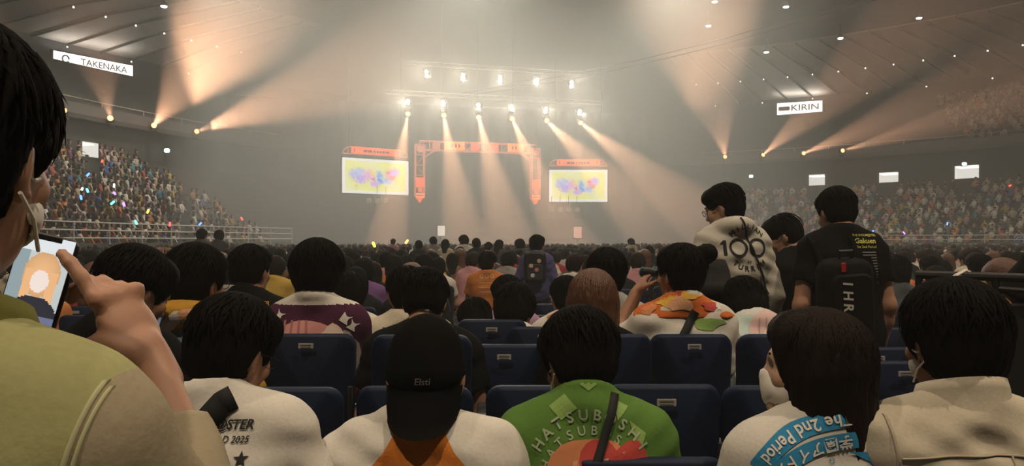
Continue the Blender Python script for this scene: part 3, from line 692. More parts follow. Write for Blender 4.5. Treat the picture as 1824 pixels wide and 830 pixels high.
def build_top(k, h=0.010, sleeve=0.62, grow=0.014, hem=-0.12, fold=0.004, seed=1, collar='tee', loose=0.03, name='shirt', adapt=0.0, extra=None):
    """upper garment: torso and sleeves, cut cleanly at neck, cuffs and hem"""
    slv = []; cuts = []
    for (sh, el, wr, hd, pn) in k.arm:
        if sleeve <= 1.0:
            e = sh + (el - sh) * sleeve; slv.append(C(sh, e, .058, .056 + loose * .4)); cuts.append((e - (el - sh) / np.linalg.norm(el - sh) * .012, (el - sh) / np.linalg.norm(el - sh)))
        else:
            fr = sleeve - 1; e = el + (wr - el) * fr; slv += [C(sh, el, .058, .050 + loose * .3), C(el, e, .050 + loose * .3, .042)]; cuts.append((e, (wr - el) / np.linalg.norm(wr - el)))
    low = xf([E((0, 0, -.02), (.178, .142, .15)), E((0, 0, .16 * k.tall), (.165, .128, .2))], k.Rt, k.T)
    allp = k.tor + slv + low; lo, hi = bounds(allp, grow + .02)
    hi[2] = max(hi[2], k.nb[2] + .12); f = Field(lo, hi, h)
    for p in slv: f.prim(p, .02, .004)
    for (e, d) in cuts: f.cut(e, d, e - .11, e + .11)
    g_ = Field(lo, hi, h)
    for p in low + k.tor[:5]: g_.prim(p, .06, grow)
    for p in k.tor[5:]: g_.prim(p, .05, grow - .002)
    f.mix((slice(None),) * 3, g_.a, .03)
    if fold: f.ripple(folds(seed, fold))
    up = k.Rt @ V3(0, 0.10, 1.0); up /= np.linalg.norm(up); nbp = k.nb + k.Rt @ V3(0, .012, .0)
    f.prim(C(nbp - up * .0, nbp + up * .2, .060, .085), .012, neg=True)
    if collar == 'tee': ring_r, tube_r, off = .066, .0095, -.004
    elif collar == 'shirt': ring_r, tube_r, off = .068, .012, .012
    elif collar == 'scarf': ring_r, tube_r, off = .076, .022, -.002
    elif collar == 'hood': ring_r, tube_r, off = .085, .034, -.006
    else: ring_r, tube_r, off = .068, .012, .002
    if collar:
        for i in range(20):
            a0, a1 = i * math.pi / 10, (i + 1) * math.pi / 10
            q = [nbp + k.Rt @ V3(ring_r * math.cos(a), ring_r * .95 * math.sin(a), off - .030 * math.sin(a) + (-.012 if collar == 'hood' else 0) * (math.sin(a) < 0)) for a in (a0, a1)]
            tr = tube_r * (1.25 if (collar == 'hood' and math.sin((a0 + a1) / 2) < -.2) else 1)
            f.prim(C(q[0], q[1], tr), .010 if collar != 'hood' else .02)
            if collar == 'shirt':
                f.prim(C(q[0] + up * .022, q[1] + up * .022, .009), .012); 
    for p in extra or []: f.prim(p, .03)
    hz = k.hip + hem; f.cut(V3(0, 0, hz), V3(0, 0, -1))
    return f.mesh(name, adapt)
def build_trousers(k, h=0.016, name='trousers'):
    leg = []
    for (a, b, c, e) in k.legs: leg += [C(a, b, .100, .072), C(b, c + (b - c) * .08, .068, .056)]
    P = leg + [E(V3(0, -.01, k.hip + .02), (.172, .132, .12))]; lo, hi = bounds(P, .02); f = Field(lo, hi, h)
    for p in P: f.prim(p, .04, .004)
    f.cut(V3(0, 0, k.hip + .07), V3(0, 0, 1)); return f.mesh(name)
def build_hair(k, style='short', h=0.009, seed=1, vol=1.0, name='hair', noise=0.004):
    r = np.random.default_rng(seed); v = vol
    if style in ('short', 'fluffy', 'crop'):
        g = {'short': .0, 'fluffy': .012, 'crop': -.008}[style]
        P = [E((0, -.014, .035), ((.092 + g) * v, (.110 + g) * v, (.102 + g) * v)), E((0, -.048, -.012), ((.080 + g) * v, (.066 + g) * v, (.085 + g * 1.5)))]
        P += [E((0, .055, .075), (.07 * v, .05, .05))]
        neg = [(E((0, .135, -.035), (.085, .085, .095)), .02), (E((.095, .012, -.030), (.030, .036, .044)), .015), (E((-.095, .012, -.030), (.030, .036, .044)), .015)]
        zc = -.092 if style != 'crop' else -.062
    elif style in ('bob', 'long'):
        ln = .230 if style == 'bob' else .30
        P = [E((0, -.012, .035), (.098 * v, .114 * v, .104 * v)), C((0, -.040, .0), (0, -.068, -ln), .095 * v, .082 * v), C((.045, -.01, -.02), (.058, -.022, -ln * .95), .060 * v, .044), C((-.045, -.01, -.02), (-.058, -.022, -ln * .95), .060 * v, .044), E((0, .05, .075), (.07, .05, .05))]
        neg = [(E((0, .140, -.05), (.078, .095, .125)), .02), (C((0, .06, -.1), (0, .07, -.4), .060), .02)]; zc = -ln - .05
    elif style == 'bun':
        P = [E((0, -.014, .035), (.090, .108, .100)), E((0, -.048, -.01), (.078, .062, .075)), E((.06, -.10, .095), (.045, .045, .040)), E((0, .055, .075), (.07, .05, .05))]
        neg = [(E((0, .135, -.035), (.085, .085, .095)), .02), (E((.095, .012, -.030), (.030, .036, .044)), .015), (E((-.095, .012, -.030), (.030, .036, .044)), .015)]; zc = -.07
    Pw = xf(P, k.Rh, k.hc); lo, hi = bounds(Pw, .02); f = Field(lo, hi, h)
    for p in Pw: f.prim(p, .03)
    hc, Rh = k.hc, k.Rh
    ph = r.uniform(0, 6.28, 6)
    def fn(x, y, z):
        dx, dy, dz = x - hc[0], y - hc[1], z - hc[2]
        X = Rh[0, 0] * dx + Rh[1, 0] * dy + Rh[2, 0] * dz; Y = Rh[0, 1] * dx + Rh[1, 1] * dy + Rh[2, 1] * dz + .03; Z = Rh[0, 2] * dx + Rh[1, 2] * dy + Rh[2, 2] * dz
        az = np.arctan2(X, Y + .02)
        return noise * (np.sin(17 * az + 14 * Z + ph[0]) * .6 + np.sin(31 * az - 22 * Z + ph[1] + 2 * np.sin(25 * Z)) * .5 + np.sin(60 * X + ph[2]) * np.sin(55 * Y + ph[3]) * .5)
    f.ripple(fn)
    for p, kk in neg:
        for q in xf([p], Rh, hc): f.prim(q, kk, neg=True)
    n = Rh @ V3(0, -.25, -1); n /= np.linalg.norm(n); f.cut(hc + Rh @ V3(0, -.05, zc), n)
    return f.mesh(name)
def hair_locks(k, style, count, seed, length=1.0, name='locks', vol=1.0):
    """tapered locks flowing from the crown over the hair shell, ragged at the ends"""
    r = np.random.default_rng(seed); V, F = [], []
    for i in range(count):
        az = r.uniform(-2.62, 2.62) + math.pi; p0 = r.uniform(.1, 1.2); bob = style in ('bob', 'long')
        ln = r.uniform(.35, .8) if not bob else 1.0
        pts = []; ns = 6 if not bob else 8; tw = r.uniform(-.35, .35); jr = r.uniform(1.0, 1.055)
        rad = np.array((.094, .113, .104)) * (1.0 + {'fluffy': .10, 'crop': -.085}.get(style, 0)) * vol
        tot = r.uniform(.19, .25) if style == 'bob' else r.uniform(.24, .32)
        for j in range(ns):
            u = j / (ns - 1); th = p0 + u * ln * 1.25 * length if not bob else min(p0 + u * 2.2, 1.62 + .05 * u)
            a = az + tw * u; out = jr + (.07 * u * u * r.uniform(.2, 1) if not bob else 0)
            q = np.array((math.sin(th) * math.sin(a) * rad[0], math.sin(th) * math.cos(a) * rad[1] - .014, math.cos(th) * rad[2] + .035)) * 1.0
            q[:2] *= out
            if bob and th >= 1.62:
                dn = (u - (1.62 - p0) / 2.2) / max(1e-3, 1 - (1.62 - p0) / 2.2); q[2] -= dn * (tot + .02); q[0] *= 1 - .12 * dn; q[1] = q[1] * (1 - .1 * dn) - .02 * dn
            if math.cos(a) > .35 and q[2] < .045: break
            if abs(math.sin(a)) > .8 and not bob and q[2] < -.01 and q[1] > -.03: break
            pts.append(k.Rh @ q + k.hc)
        if len(pts) < 3: continue
        w0 = r.uniform(.0035, .007); n0 = len(V); m = len(pts)
        for j, p in enumerate(pts):
            t = pts[min(j + 1, m - 1)] - pts[max(j - 1, 0)]; t = t / (np.linalg.norm(t) + 1e-9); o = p - k.hc; o = o / np.linalg.norm(o); s = np.cross(t, o); s /= np.linalg.norm(s) + 1e-9
            w_ = w0 * (1 - (j / (m - 1)) ** 2) + .0004
            V += [p + s * w_, p + o * w_ * .6, p - s * w_]
        for j in range(m - 1):
            a0, b0 = n0 + j * 3, n0 + j * 3 + 3; F += [(a0, a0 + 1, b0 + 1, b0), (a0 + 1, a0 + 2, b0 + 2, b0 + 1), (a0 + 2, a0, b0, b0 + 2)]
    me = mesh_from(V, F, name); me.shade_smooth(); return me

# prints on clothes: flat shapes laid onto the cloth
def surface(me): return BVHTree.FromPolygons([v.co.copy() for v in me.vertices], [tuple(p.vertices) for p in me.polygons])
def drape(me2d, bvh, origin, right, up, into, off=0.0022, maxlen=0.022):
    """me2d lies in XY; it is laid on the surface by projecting along `into`"""
    b = bmesh.new(); b.from_mesh(me2d)
    for _ in range(5):
        long_ = [e for e in b.edges if e.calc_length() > maxlen]
        if not long_: break
        bmesh.ops.subdivide_edges(b, edges=long_, cuts=1, use_grid_fill=False); bmesh.ops.triangulate(b, faces=b.faces)
    o, R_, U, I = Vector(origin), Vector(right).normalized(), Vector(up).normalized(), Vector(into).normalized(); bad = []
    for v in b.verts:
        p = o + R_ * v.co.x + U * v.co.y; loc, n, idx, dist = bvh.ray_cast(p - I * 0.6, I, 1.4)
        if loc is None: bad.append(v)
        else: v.co = loc - I * off
    if bad: bmesh.ops.delete(b, geom=bad, context='VERTS')
    me = bpy.data.meshes.new('print'); b.to_mesh(me); b.free(); return me
def poly2d(loops):
    b = bmesh.new()
    for lp in loops:
        vs = [b.verts.new((x, y, 0)) for x, y in lp]; b.faces.new(vs)
    bmesh.ops.triangulate(b, faces=b.faces); me = bpy.data.meshes.new('poly'); b.to_mesh(me); b.free(); return me
def blob(cx, cy, rx, ry, n=20, wob=0.0, seed=0, rot=0.0):
    r = np.random.default_rng(seed); ph = r.uniform(0, 6.28, 3); P = []
    for i in range(n):
        a = 2 * math.pi * i / n; q = 1 + wob * (math.sin(3 * a + ph[0]) + .6 * math.sin(5 * a + ph[1])); x, y = rx * q * math.cos(a), ry * q * math.sin(a)
        P.append((cx + x * math.cos(rot) - y * math.sin(rot), cy + x * math.sin(rot) + y * math.cos(rot)))
    return P
def star4(cx, cy, rx, ry, pinch=0.18, rot=0.0):
    P = []
    for i in range(4):
        for j in range(6):
            a = math.pi / 2 * i + math.pi / 2 * j / 6; c, s = abs(math.cos(a)), abs(math.sin(a)); e = 2 / pinch / 6
            q = 1 / (c ** .5 + s ** .5) ** 2 if True else 1
            x, y = rx * math.cos(a) * q / max(c, s) ** 0, ry * math.sin(a) * q
            P.append((cx + x * math.cos(rot) - y * math.sin(rot), cy + x * math.sin(rot) + y * math.cos(rot)))
    return P
def star5(cx, cy, r0, r1): return [(cx + (r0 if i % 2 == 0 else r1) * math.sin(i * math.pi / 5), cy + (r0 if i % 2 == 0 else r1) * math.cos(i * math.pi / 5)) for i in range(10)]
def rect2(x0, y0, x1, y1): return [(x0, y0), (x1, y0), (x1, y1), (x0, y1)]
def ring2(cx, cy, r0, r1, n=24):
    return [[(cx + r * math.cos(a), cy + r * math.sin(a)) for r, a in ((r0, 2 * math.pi * i / n), (r1, 2 * math.pi * i / n), (r1, 2 * math.pi * (i + 1) / n), (r0, 2 * math.pi * (i + 1) / n))] for i in range(n)]
# ------------------------------------------------------------------ person assembly
def cloth(key, col, var=0.10, bump=0.25): return M('cloth_' + key, col, 0.95, var, 120.0, bump * 0.35, spec=0.08)
m_skin = mat('skin', (0.37, 0.195, 0.125), 0.55, 0.12, 14, 0.05, spec=0.35)
m_skin2 = mat('skin_fair', (0.50, 0.30, 0.205), 0.55, 0.10, 14, 0.05, spec=0.35)
HAIR = {'black': mat('hair_black', (0.005, 0.0042, 0.004), 0.8, 0.5, 40, 0.4, spec=0.05, stretch=(4, 4, 0.6)),
        'dark': mat('hair_dark_brown', (0.010, 0.006, 0.0045), 0.7, 0.5, 40, 0.4, spec=0.08, stretch=(4, 4, 0.6)),
        'brown': mat('hair_brown', (0.085, 0.034, 0.016), 0.5, 0.4, 40, 0.6, spec=0.35, stretch=(4, 4, 0.6))}
m_trouser = mat('trouser_cloth', (0.018, 0.018, 0.022), 0.9, 0.2, 50)
m_eye = mat('eye', (0.02, 0.015, 0.012), 0.15); m_brow = HAIR['black']; m_lip = mat('lip', (0.40, 0.16, 0.12), 0.5)
m_shoe = mat('shoe', (0.05, 0.05, 0.05), 0.6)
class Per: pass
def wrel(P, v): return P.root.matrix_basis.inverted() @ Vector(v)
def person(px, top, d, label, group=None, stand=False, yaw=0.0, head=(0, 0, 0), hair='short', haircol='black', locks=260, h=0.011, top_mat=None, sleeve=0.62,
           collar='tee', fold=0.004, grow=0.014, arms=None, lean=0.0, side=0.0, twist=0.0, bulk=1.0, wide=1.0, seed=1, skin=None, face=False, hem=-0.12, scale=1.0, vol=1.0,
           hand_over=None, neck_f=0.02, sw=0.162, trousers=True, extra=None, loose=0.03, hairtop=0.138, off=(0, 0), neck_l=0.034):
    skin = skin or m_skin; zt = (EYE + (HOR - top) / FPX * d) / scale; tall = 1.0
    kw = dict(stand=stand, lean=lean, side=side, twist=twist, sw=sw * (0.5 + 0.5 * wide), bulk=bulk, head=head, neck_f=neck_f, wide=wide, neck_l=neck_l)
    for _ in range(3):
        k0 = skeleton(hip=0.5, arms=None, tall=tall, **kw); hip = zt - (k0.hc[2] + hairtop - 0.5)
        if stand: lo_, hi_ = 0.80, 0.98
        else: lo_, hi_ = 0.47, 0.58
        if hip < lo_: tall *= 1 - (lo_ - hip) / 0.55
        elif hip > hi_: tall *= 1 + (hip - hi_) / 0.55
        else: break
    hip = min(max(hip, lo_), hi_)
    A = None
    if arms:
        A = {}
        for s_, q in arms.items(): A[s_] = (V3(*q[0]) + V3(0, 0, hip), V3(*q[1]) + V3(0, 0, hip), q[2], q[3])
    k = skeleton(hip=hip, arms=A, tall=tall, **kw)
    P = Per(); P.k = k
    ho = None
    if hand_over: ho = {i: fn(k) for i, fn in hand_over.items()}
    body = build_body(k, h * 0.9, True, ho)
    X = (px - CX) / FPX * d; c = Vector((k.hc[0], k.hc[1], 0)) * scale; c.rotate(Euler((0, 0, yaw)))
    root = link('person', body, skin); root.location = (X - c.x + off[0], d - c.y + off[1], 0); root.rotation_euler = (0, 0, yaw); root.scale = (scale,) * 3
    tag(root, label, 'person', group); P.root = root
    P.shirt_me = build_top(k, h, sleeve, grow, hem, fold, seed, collar, loose, extra=extra)
    P.shirt = link('shirt', P.shirt_me, top_mat or cloth('black', (0.012, 0.012, 0.013)), root)
    if trousers:
        link('trousers', build_trousers(k), m_trouser, root)
        for (a, b, c_, e) in k.legs:
            f = Field(np.minimum(c_, e) - .08, np.maximum(c_, e) + .08, .014); f.prim(C(c_ - V3(0, .03, .02), e, .046, .040), 0); f.cut(V3(0, 0, 0.004), V3(0, 0, -1)); link('shoe', f.mesh('shoe'), m_shoe, root)
    if hair:
        P.hair = link('hair', build_hair(k, hair, h * 0.85, seed, vol), HAIR[haircol], root)
        if locks: link('hair_locks', hair_locks(k, hair, locks, seed + 50, 1.0, vol=vol), HAIR[haircol], root)['kind'] = 'stuff'
    if face: add_face(P)
    P.bvh = None
    return P
def hw(P, p): return P.k.Rh @ np.array(p, float) + P.k.hc
def add_face(P, mouth=True):
    for s in (-1, 1):
        f = Field(hw(P, (s * .033, .088, 0)) - .03, hw(P, (s * .033, .088, 0)) + .03, .003); f.prim(E(hw(P, (s * .033, .0835, 0)), (.014, .006, .006), P.k.Rh), 0); link('eye', f.mesh('eye'), m_eye, P.root)
        MB().tube([hw(P, (s * .016, .096, .022)), hw(P, (s * .034, .094, .027)), hw(P, (s * .050, .080, .020))], [.003, .0035, .0015], 5).build('eyebrow', m_brow, P.root)
    if mouth:
        MB().tube([hw(P, (-.022, .088, -.067)), hw(P, (-.008, .0985, -.065)), hw(P, (.008, .0985, -.065)), hw(P, (.022, .088, -.067))], [.002, .004, .004, .002], 5).build('lips', m_lip, P.root)
def add_glasses(P):
    m = m_black; mb = MB()
    for s in (-1, 1):
        pts = [hw(P, (s * .034 + .023 * math.cos(a * R(30)), .108, .0 + .018 * math.sin(a * R(30)))) for a in range(13)]; mb.tube(pts, .0016, 4, False)
        mb.tube([hw(P, (s * .057, .107, .005)), hw(P, (s * .080, .06, .006)), hw(P, (s * .086, -.01, .004)), hw(P, (s * .084, -.03, -.012))], .0017, 4)
    mb.bar(hw(P, (-.011, .109, .002)), hw(P, (.011, .109, .002)), .0016, 4); o = mb.build('glasses', m, P.root); return o
m_mask = mat('mask_white', (0.72, 0.66, 0.60), 0.9, 0.06, 40, 0.1)
def add_mask(P):
    f = Field(hw(P, (0, .08, -.06)) - .13, hw(P, (0, .08, -.06)) + .13, .006)
    for p in xf([E((0, .048, -.056), (.067, .054, .052)), C((0, .104, -.026), (0, .092, -.086), .014, .011)], P.k.Rh, P.k.hc): f.prim(p, .03)
    for p in xf([E((0, .030, -.06), (.062, .055, .085))], P.k.Rh, P.k.hc): f.prim(p, .0, neg=True)
    n = P.k.Rh @ V3(0, -1, -.15); f.cut(P.k.Rh @ V3(0, .030, -.05) + P.k.hc, n / np.linalg.norm(n))
    o = link('face_mask', f.mesh('face_mask'), m_mask, P.root)
    for s in (-1, 1):
        for z in (-.018, -.095):
            MB().tube([hw(P, (s * .068, .045, z)), hw(P, (s * .080, .010, (z - .02) / 2 - .005)), hw(P, (s * .085, -.026, -.016 if z > -.05 else -.040))], .0022, 5).build('ear_loop', m_mask, o)
def sb(P):
    if P.bvh is None: P.bvh = surface(P.shirt_me)
    return P.bvh
def prt(P, me2d, m, name='print', z=0.0, x=0.0, off=0.0032, stuff=True, right=(1, 0, 0), up=(0, 0, 1), into=(0, 1, 0), maxlen=0.015):
    me = drape(me2d, sb(P), (x, 0, z), right, up, into, off, maxlen); o = link(name, me, m, P.shirt)
    if stuff: o['kind'] = 'stuff'
    return o
def ptext(P, txt, size, x, z, m, bold=0.02, shear=0.0, name='lettering', align='CENTER', rot=0.0, off=0.0036, space=1.0):
    t = text_mesh(txt, size, bold, shear, align, space); 
    if rot: t.transform(Matrix.Rotation(rot, 4, 'Z'))
    return prt(P, t, m, name, z, x, off)
def strap(P, pts, w, m, name='bag_strap', into=(0, 1, 0), off=0.006):
    """a flat strap laid over the back along local x,z points"""
    pts = [Vector((x, z, 0)) for x, z in pts]; V, F = [], []
    n = 14; dense = []
    for i in range(len(pts) - 1):
        for j in range(n): dense.append(pts[i].lerp(pts[i + 1], j / n))
    dense.append(pts[-1]); I = Vector(into)
    for i, p in enumerate(dense):
        t = (dense[min(i + 1, len(dense) - 1)] - dense[max(i - 1, 0)]).normalized(); s = Vector((-t.y, t.x, 0)) * w / 2
        row = []
        for q in (p - s, p, p + s):
            loc, nn, idx, di = sb(P).ray_cast(Vector((q.x, 0, q.y)) - I * .6, I, 1.4)
            row.append(None if loc is None else loc - I * off)
        V.append(row)
    v2, f2 = [], []; prev = None
    for row in V:
        if any(r is None for r in row): prev = None; continue
        ys = min(r.y for r in row); row = [Vector((r.x, min(r.y, ys + .004), r.z)) for r in row]
        b = len(v2); v2 += row + [r + I * .004 for r in row]
        if prev is not None:
            for a in range(2): f2 += [(prev + a, prev + a + 1, b + a + 1, b + a), (prev + 3 + a, b + 3 + a, b + 4 + a, prev + 4 + a)]
            f2 += [(prev, b, b + 3, prev + 3), (prev + 2, prev + 5, b + 5, b + 2)]
        prev = b
    me = mesh_from(v2, f2); me.shade_smooth(); return link(name, me, m, P.root)
def paint(P, rules):                                  # rules: list of (material, fn(center)->bool)
    me = P.shirt_me
    for i, (m, fn) in enumerate(rules):
        me.materials.append(m); idx = len(me.materials) - 1
        for p in me.polygons:
            if fn(p.center): p.material_index = idx

# ------------------------------------------------------------------ chairs
m_chair = mat('chair_blue', (0.004, 0.010, 0.030), 0.6, 0.15, 25, 0.05, spec=0.18)
m_chairframe = mat('chair_frame', (0.03, 0.03, 0.033), 0.45)
m_plate = mat('seat_plate', (0.34, 0.32, 0.29), 0.6, 0.1, 30); m_platemark = mat('seat_plate_mark', (0.12, 0.11, 0.10), 0.7)
CH = {}
def chair_meshes():
    W, H = 0.41, 0.50
    V, F = [], []; P = []; rad = 0.055
    for (cx_, cz_, a0) in ((W / 2 - rad, H - rad, 0), (-W / 2 + rad, H - rad, 90)):
        for q in range(6): a = R(a0 + 18 * q); P.append((cx_ + rad * math.cos(a), cz_ + rad * math.sin(a)))
    P += [(-W / 2 + .012, .10), (-W / 2 + .03, 0), (W / 2 - .03, 0), (W / 2 - .012, .10)]
    n = len(P); cx0 = 0.0
    for (dy, sh) in ((-.022, .012), (-.014, .003), (.012, .0), (.022, .010)):
        for (x, z) in P: V.append((x - math.copysign(sh, x), dy + .045 * (x / (W / 2)) ** 2 + .03 * (1 - z / H), z - (sh if z > H * .5 else -sh)))
    for l in range(3):
        for q in range(n): F.append((l * n + q, l * n + (q + 1) % n, (l + 1) * n + (q + 1) % n, (l + 1) * n + q))
    for l, rev in ((0, True), (3, False)):
        c = len(V); V.append((0, (-.022, 0, 0, .022)[l] + .008, H / 2))
        for q in range(n): t = (l * n + q, l * n + (q + 1) % n, c); F.append(t[::-1] if rev else t)
    CH['backrest'] = mesh_from(V, F, 'backrest'); b = bmesh.new(); b.from_mesh(CH['backrest']); bmesh.ops.recalc_face_normals(b, faces=b.faces); b.to_mesh(CH['backrest']); b.free(); CH['backrest'].shade_smooth()
    CH['seat'] = MB().rbox((0, 0, 0), (0.42, 0.42, 0.06), 0.06, 2).mesh('seat')
    CH['leg'] = MB().tube([(0, 0, 0.40), (0, 0, 0)], .013, 6).mesh('leg')
    CH['side_bar'] = MB().tube([(0, .17, .40), (0, -.20, .40), (0, -.235, .55), (0, -.255, .85)], .012, 6).mesh('side_bar')
    CH['seat_plate'] = MB().rbox((0, 0, 0), (.066, .003, .022), .003).mesh('seat_plate')
    CH['plate_line'] = MB().box((0, 0, .004), (.046, .001, .004)).mesh('plate_line')
    CH['connector'] = MB().rbox((0, 0, 0), (.05, .30, .10), .015, 1).mesh('connector'); CH['connector_cap'] = MB().rbox((0, 0, 0), (.048, .06, .008), .004, 2).mesh('connector_cap')
    for q in CH.values():
        pass
chair_meshes()
def chair(x, y, label, yaw=0.0, group='blue floor chairs', plate=True, ztop=0.95, detail=True, sx=1.0):
    """(x, y) is the middle of the back of the chair"""
    o = empty('folding_chair', (x, y, 0), yaw); o.scale = (sx, 1, 1); tag(o, label, 'chair', group); z0 = ztop - .50
    b = link('backrest', CH['backrest'], m_chair, o); b.location = (0, 0, z0)
    if plate:
        q = link('seat_plate', CH['seat_plate'], m_plate, o); q.location = (.0, -.0195, ztop - .045); 
        if detail:
            for dz in (.003, -.007): l = link('plate_line', CH['plate_line'], m_platemark, q); l.location = (0, -.002, dz - .003)
    q = link('seat', CH['seat'], m_chair, o); q.location = (0, .24, .415)
    for s in (-1, 1):
        l = link('side_bar', CH['side_bar'], m_chairframe, o); l.location = (s * .19, .25, 0)
        for yy in (.08, .40): l = link('leg', CH['leg'], m_chairframe, o); l.location = (s * .19, yy, 0)
    if detail:
        q = link('connector', CH['connector'], m_chairframe, o); q.location = (.24, .10, z0 + .16); l = link('connector_cap', CH['connector_cap'], m_steel, q); l.location = (0, -.10, .054)
    return o
SH = 0.125                                            # prints are placed from the top of the shoulders
# ------------------------------------------------------------------ the people nearest the camera
c_black = cloth('black', (0.006, 0.006, 0.0065)); c_white = cloth('white', (0.56, 0.52, 0.46)); c_cream = cloth('cream', (0.50, 0.44, 0.34)); c_orange = cloth('orange', (0.55, 0.17, 0.03))
c_khaki = cloth('khaki', (0.31, 0.30, 0.14)); c_beige = cloth('beige', (0.30, 0.25, 0.17)); c_green = cloth('green', (0.085, 0.17, 0.035)); c_grey = cloth('grey', (0.30, 0.29, 0.27)); c_purple = cloth('purple', (0.060, 0.018, 0.040))
c_yellow = cloth('yellow', (0.42, 0.22, 0.03)); c_blue = cloth('blue', (0.02, 0.16, 0.36)); c_hood = cloth('hoodie', (0.46, 0.43, 0.37)); c_teal = cloth('teal', (0.42, 0.50, 0.47)); c_pale = cloth('pale', (0.50, 0.49, 0.46))
k_ink = mat('ink_black', (0.012, 0.012, 0.012), 0.8); k_white = mat('ink_white', (0.62, 0.58, 0.52), 0.8); k_yel = mat('ink_yellow', (0.50, 0.48, 0.10), 0.8); k_blue = mat('ink_blue', (0.02, 0.20, 0.38), 0.8); k_peach = mat('ink_peach', (0.58, 0.30, 0.17), 0.8)
k_pink = mat('ink_pink', (0.50, 0.22, 0.20), 0.8); k_cor = mat('ink_coral', (0.52, 0.19, 0.08), 0.8); k_fair = mat('ink_fair', (0.62, 0.46, 0.38), 0.8); k_red = mat('ink_red', (0.42, 0.05, 0.04), 0.8); k_lime = mat('ink_lime', (0.20, 0.32, 0.08), 0.8); k_sage = mat('ink_sage', (0.30, 0.36, 0.22), 0.8)
k_grey = mat('ink_grey', (0.2, 0.19, 0.18), 0.8); k_gold = mat('ink_gold', (0.6, 0.33, 0.05), 0.8); k_mauve = mat('ink_mauve', (0.55, 0.38, 0.36), 0.8); k_tq = mat('ink_turquoise', (0.22, 0.40, 0.38), 0.8)

# 1 world-tour shirt man
P = person(415, 528, 1.80, 'man in a white T-shirt printed WORLD 2025, black strap across his back', top_mat=c_white, locks=420, h=.009, head=(-.35, .35, .05), hair='short', seed=3, bulk=1.06, wide=1.16, neck_f=.03, face=True, fold=.006, side=-.10, lean=.10, vol=1.05, off=(0.0, 0))
k = P.k; zs = k.sh[1][2] + SH
strap(P, [(-.130, zs - .32), (-.065, zs - .11), (.0, zs - .035), (.075, zs + .005)], .056, k_ink)
ptext(P, 'IDOLM@STER', .029, -.015, zs - .082, k_ink, .02, .22, space=.95)
ptext(P, 'WORLD 2025', .0195, .008, zs - .112, k_ink, .018, .2)
prt(P, poly2d([star5(.056, 0, .017, .007)]), k_ink, 'star_emblem', zs - .150)
prt(P, poly2d([blob(.004, -.004, .007, .013, 14, .1, 1, .4), blob(.020, .0, .006, .013, 14, .1, 2, -.5), blob(.012, .012, .003, .006, 8), blob(.006, .004, .006, .006, 8)]), k_ink, 'swan_emblem', zs - .150)
prt(P, poly2d([[(-.045, .009), (-.028, .003), (-.013, .011), (-.022, -.010), (-.034, -.014)]]), k_ink, 'wing_emblem', zs - .150)
ptext(P, 'DOME OSAKA', .0175, .004, zs - .188, k_ink, .02, .15)
add_glasses(P)
WORLD = P
# 2 cap man
P = person(760, 560, 1.86, 'man in a backwards black cap and an orange and white raglan shirt', top_mat=c_white, hair='crop', locks=0, h=.009, head=(0, .12, 0), seed=5, wide=1.16, bulk=1.05, fold=.005, hairtop=.142, scale=1.10)
k = P.k; zs = k.sh[1][2] + SH
_z = k.nb[2]; prt(P, poly2d([[(-.047, .03), (.047, .03), (.075, -.02), (.17, -.13), (.20, -.20), (.21, -.50), (-.21, -.50), (-.20, -.20), (-.17, -.13), (-.075, -.02)]]), c_orange, 'orange_back_panel', _z, 0, .0028, stuff=False)
f = Field(hw(P, (0, 0, .04)) - .19, hw(P, (0, 0, .04)) + .19, .008)
for p in xf([E((0, -.012, .032), (.088, .110, .112)), E((0, -.04, .0), (.086, .085, .06))], k.Rh, k.hc): f.prim(p, .03)
n_ = k.Rh @ V3(0, .30, -1); f.cut(hw(P, (0, 0, .012)), n_ / np.linalg.norm(n_))
capo = link('cap', f.mesh('cap'), mat('cap_cloth', (0.0045, 0.0045, 0.0045), 0.95, 0.2, 80, .1, spec=.05), P.root)
V, F = [], []                                          # brim hanging over the nape
for (th, lay) in ((0, 0), (1, .006)):
    for i in range(13):
        a = R(-78 + 13 * i)
        for j in range(5):
            q = j / 4; rr = .098 + .010 * q; y = -.012 - (.098 + .045 * q) * math.cos(a) * 1.0 - lay; x = (.088 - .004 * q) * math.sin(a)
            V.append(Vector(hw(P, (x, y - .010 * q, -.018 - .105 * q * (math.cos(a) ** .45 if math.cos(a) > 0 else 0)))))
for l in range(2):
    for i in range(12):
        for j in range(4): b0 = l * 65 + i * 5 + j; F.append((b0, b0 + 5, b0 + 6, b0 + 1) if l else (b0, b0 + 1, b0 + 6, b0 + 5))
for i in range(12): F.append((i * 5 + 4, i * 5 + 9, 65 + i * 5 + 9, 65 + i * 5 + 4))
me = mesh_from(V, F); me.shade_smooth(); link('brim', me, mat('cap_brim', (0.004, 0.004, 0.004), 0.95, spec=.05), capo)
bv = surface(capo.data)
t = text_mesh('Elsti', .021, .0, .1); link('cap_lettering', drape(t, bv, hw(P, (.005, -.1, -.002)), (1, 0, 0), (0, 0, 1), (0, 1, 0), .003), k_grey, capo)['kind'] = 'stuff'
MB().tube([hw(P, (0, -.012, .148)), hw(P, (0, -.012, .153))], [.008, .004], 8).build('button', m_black, capo)
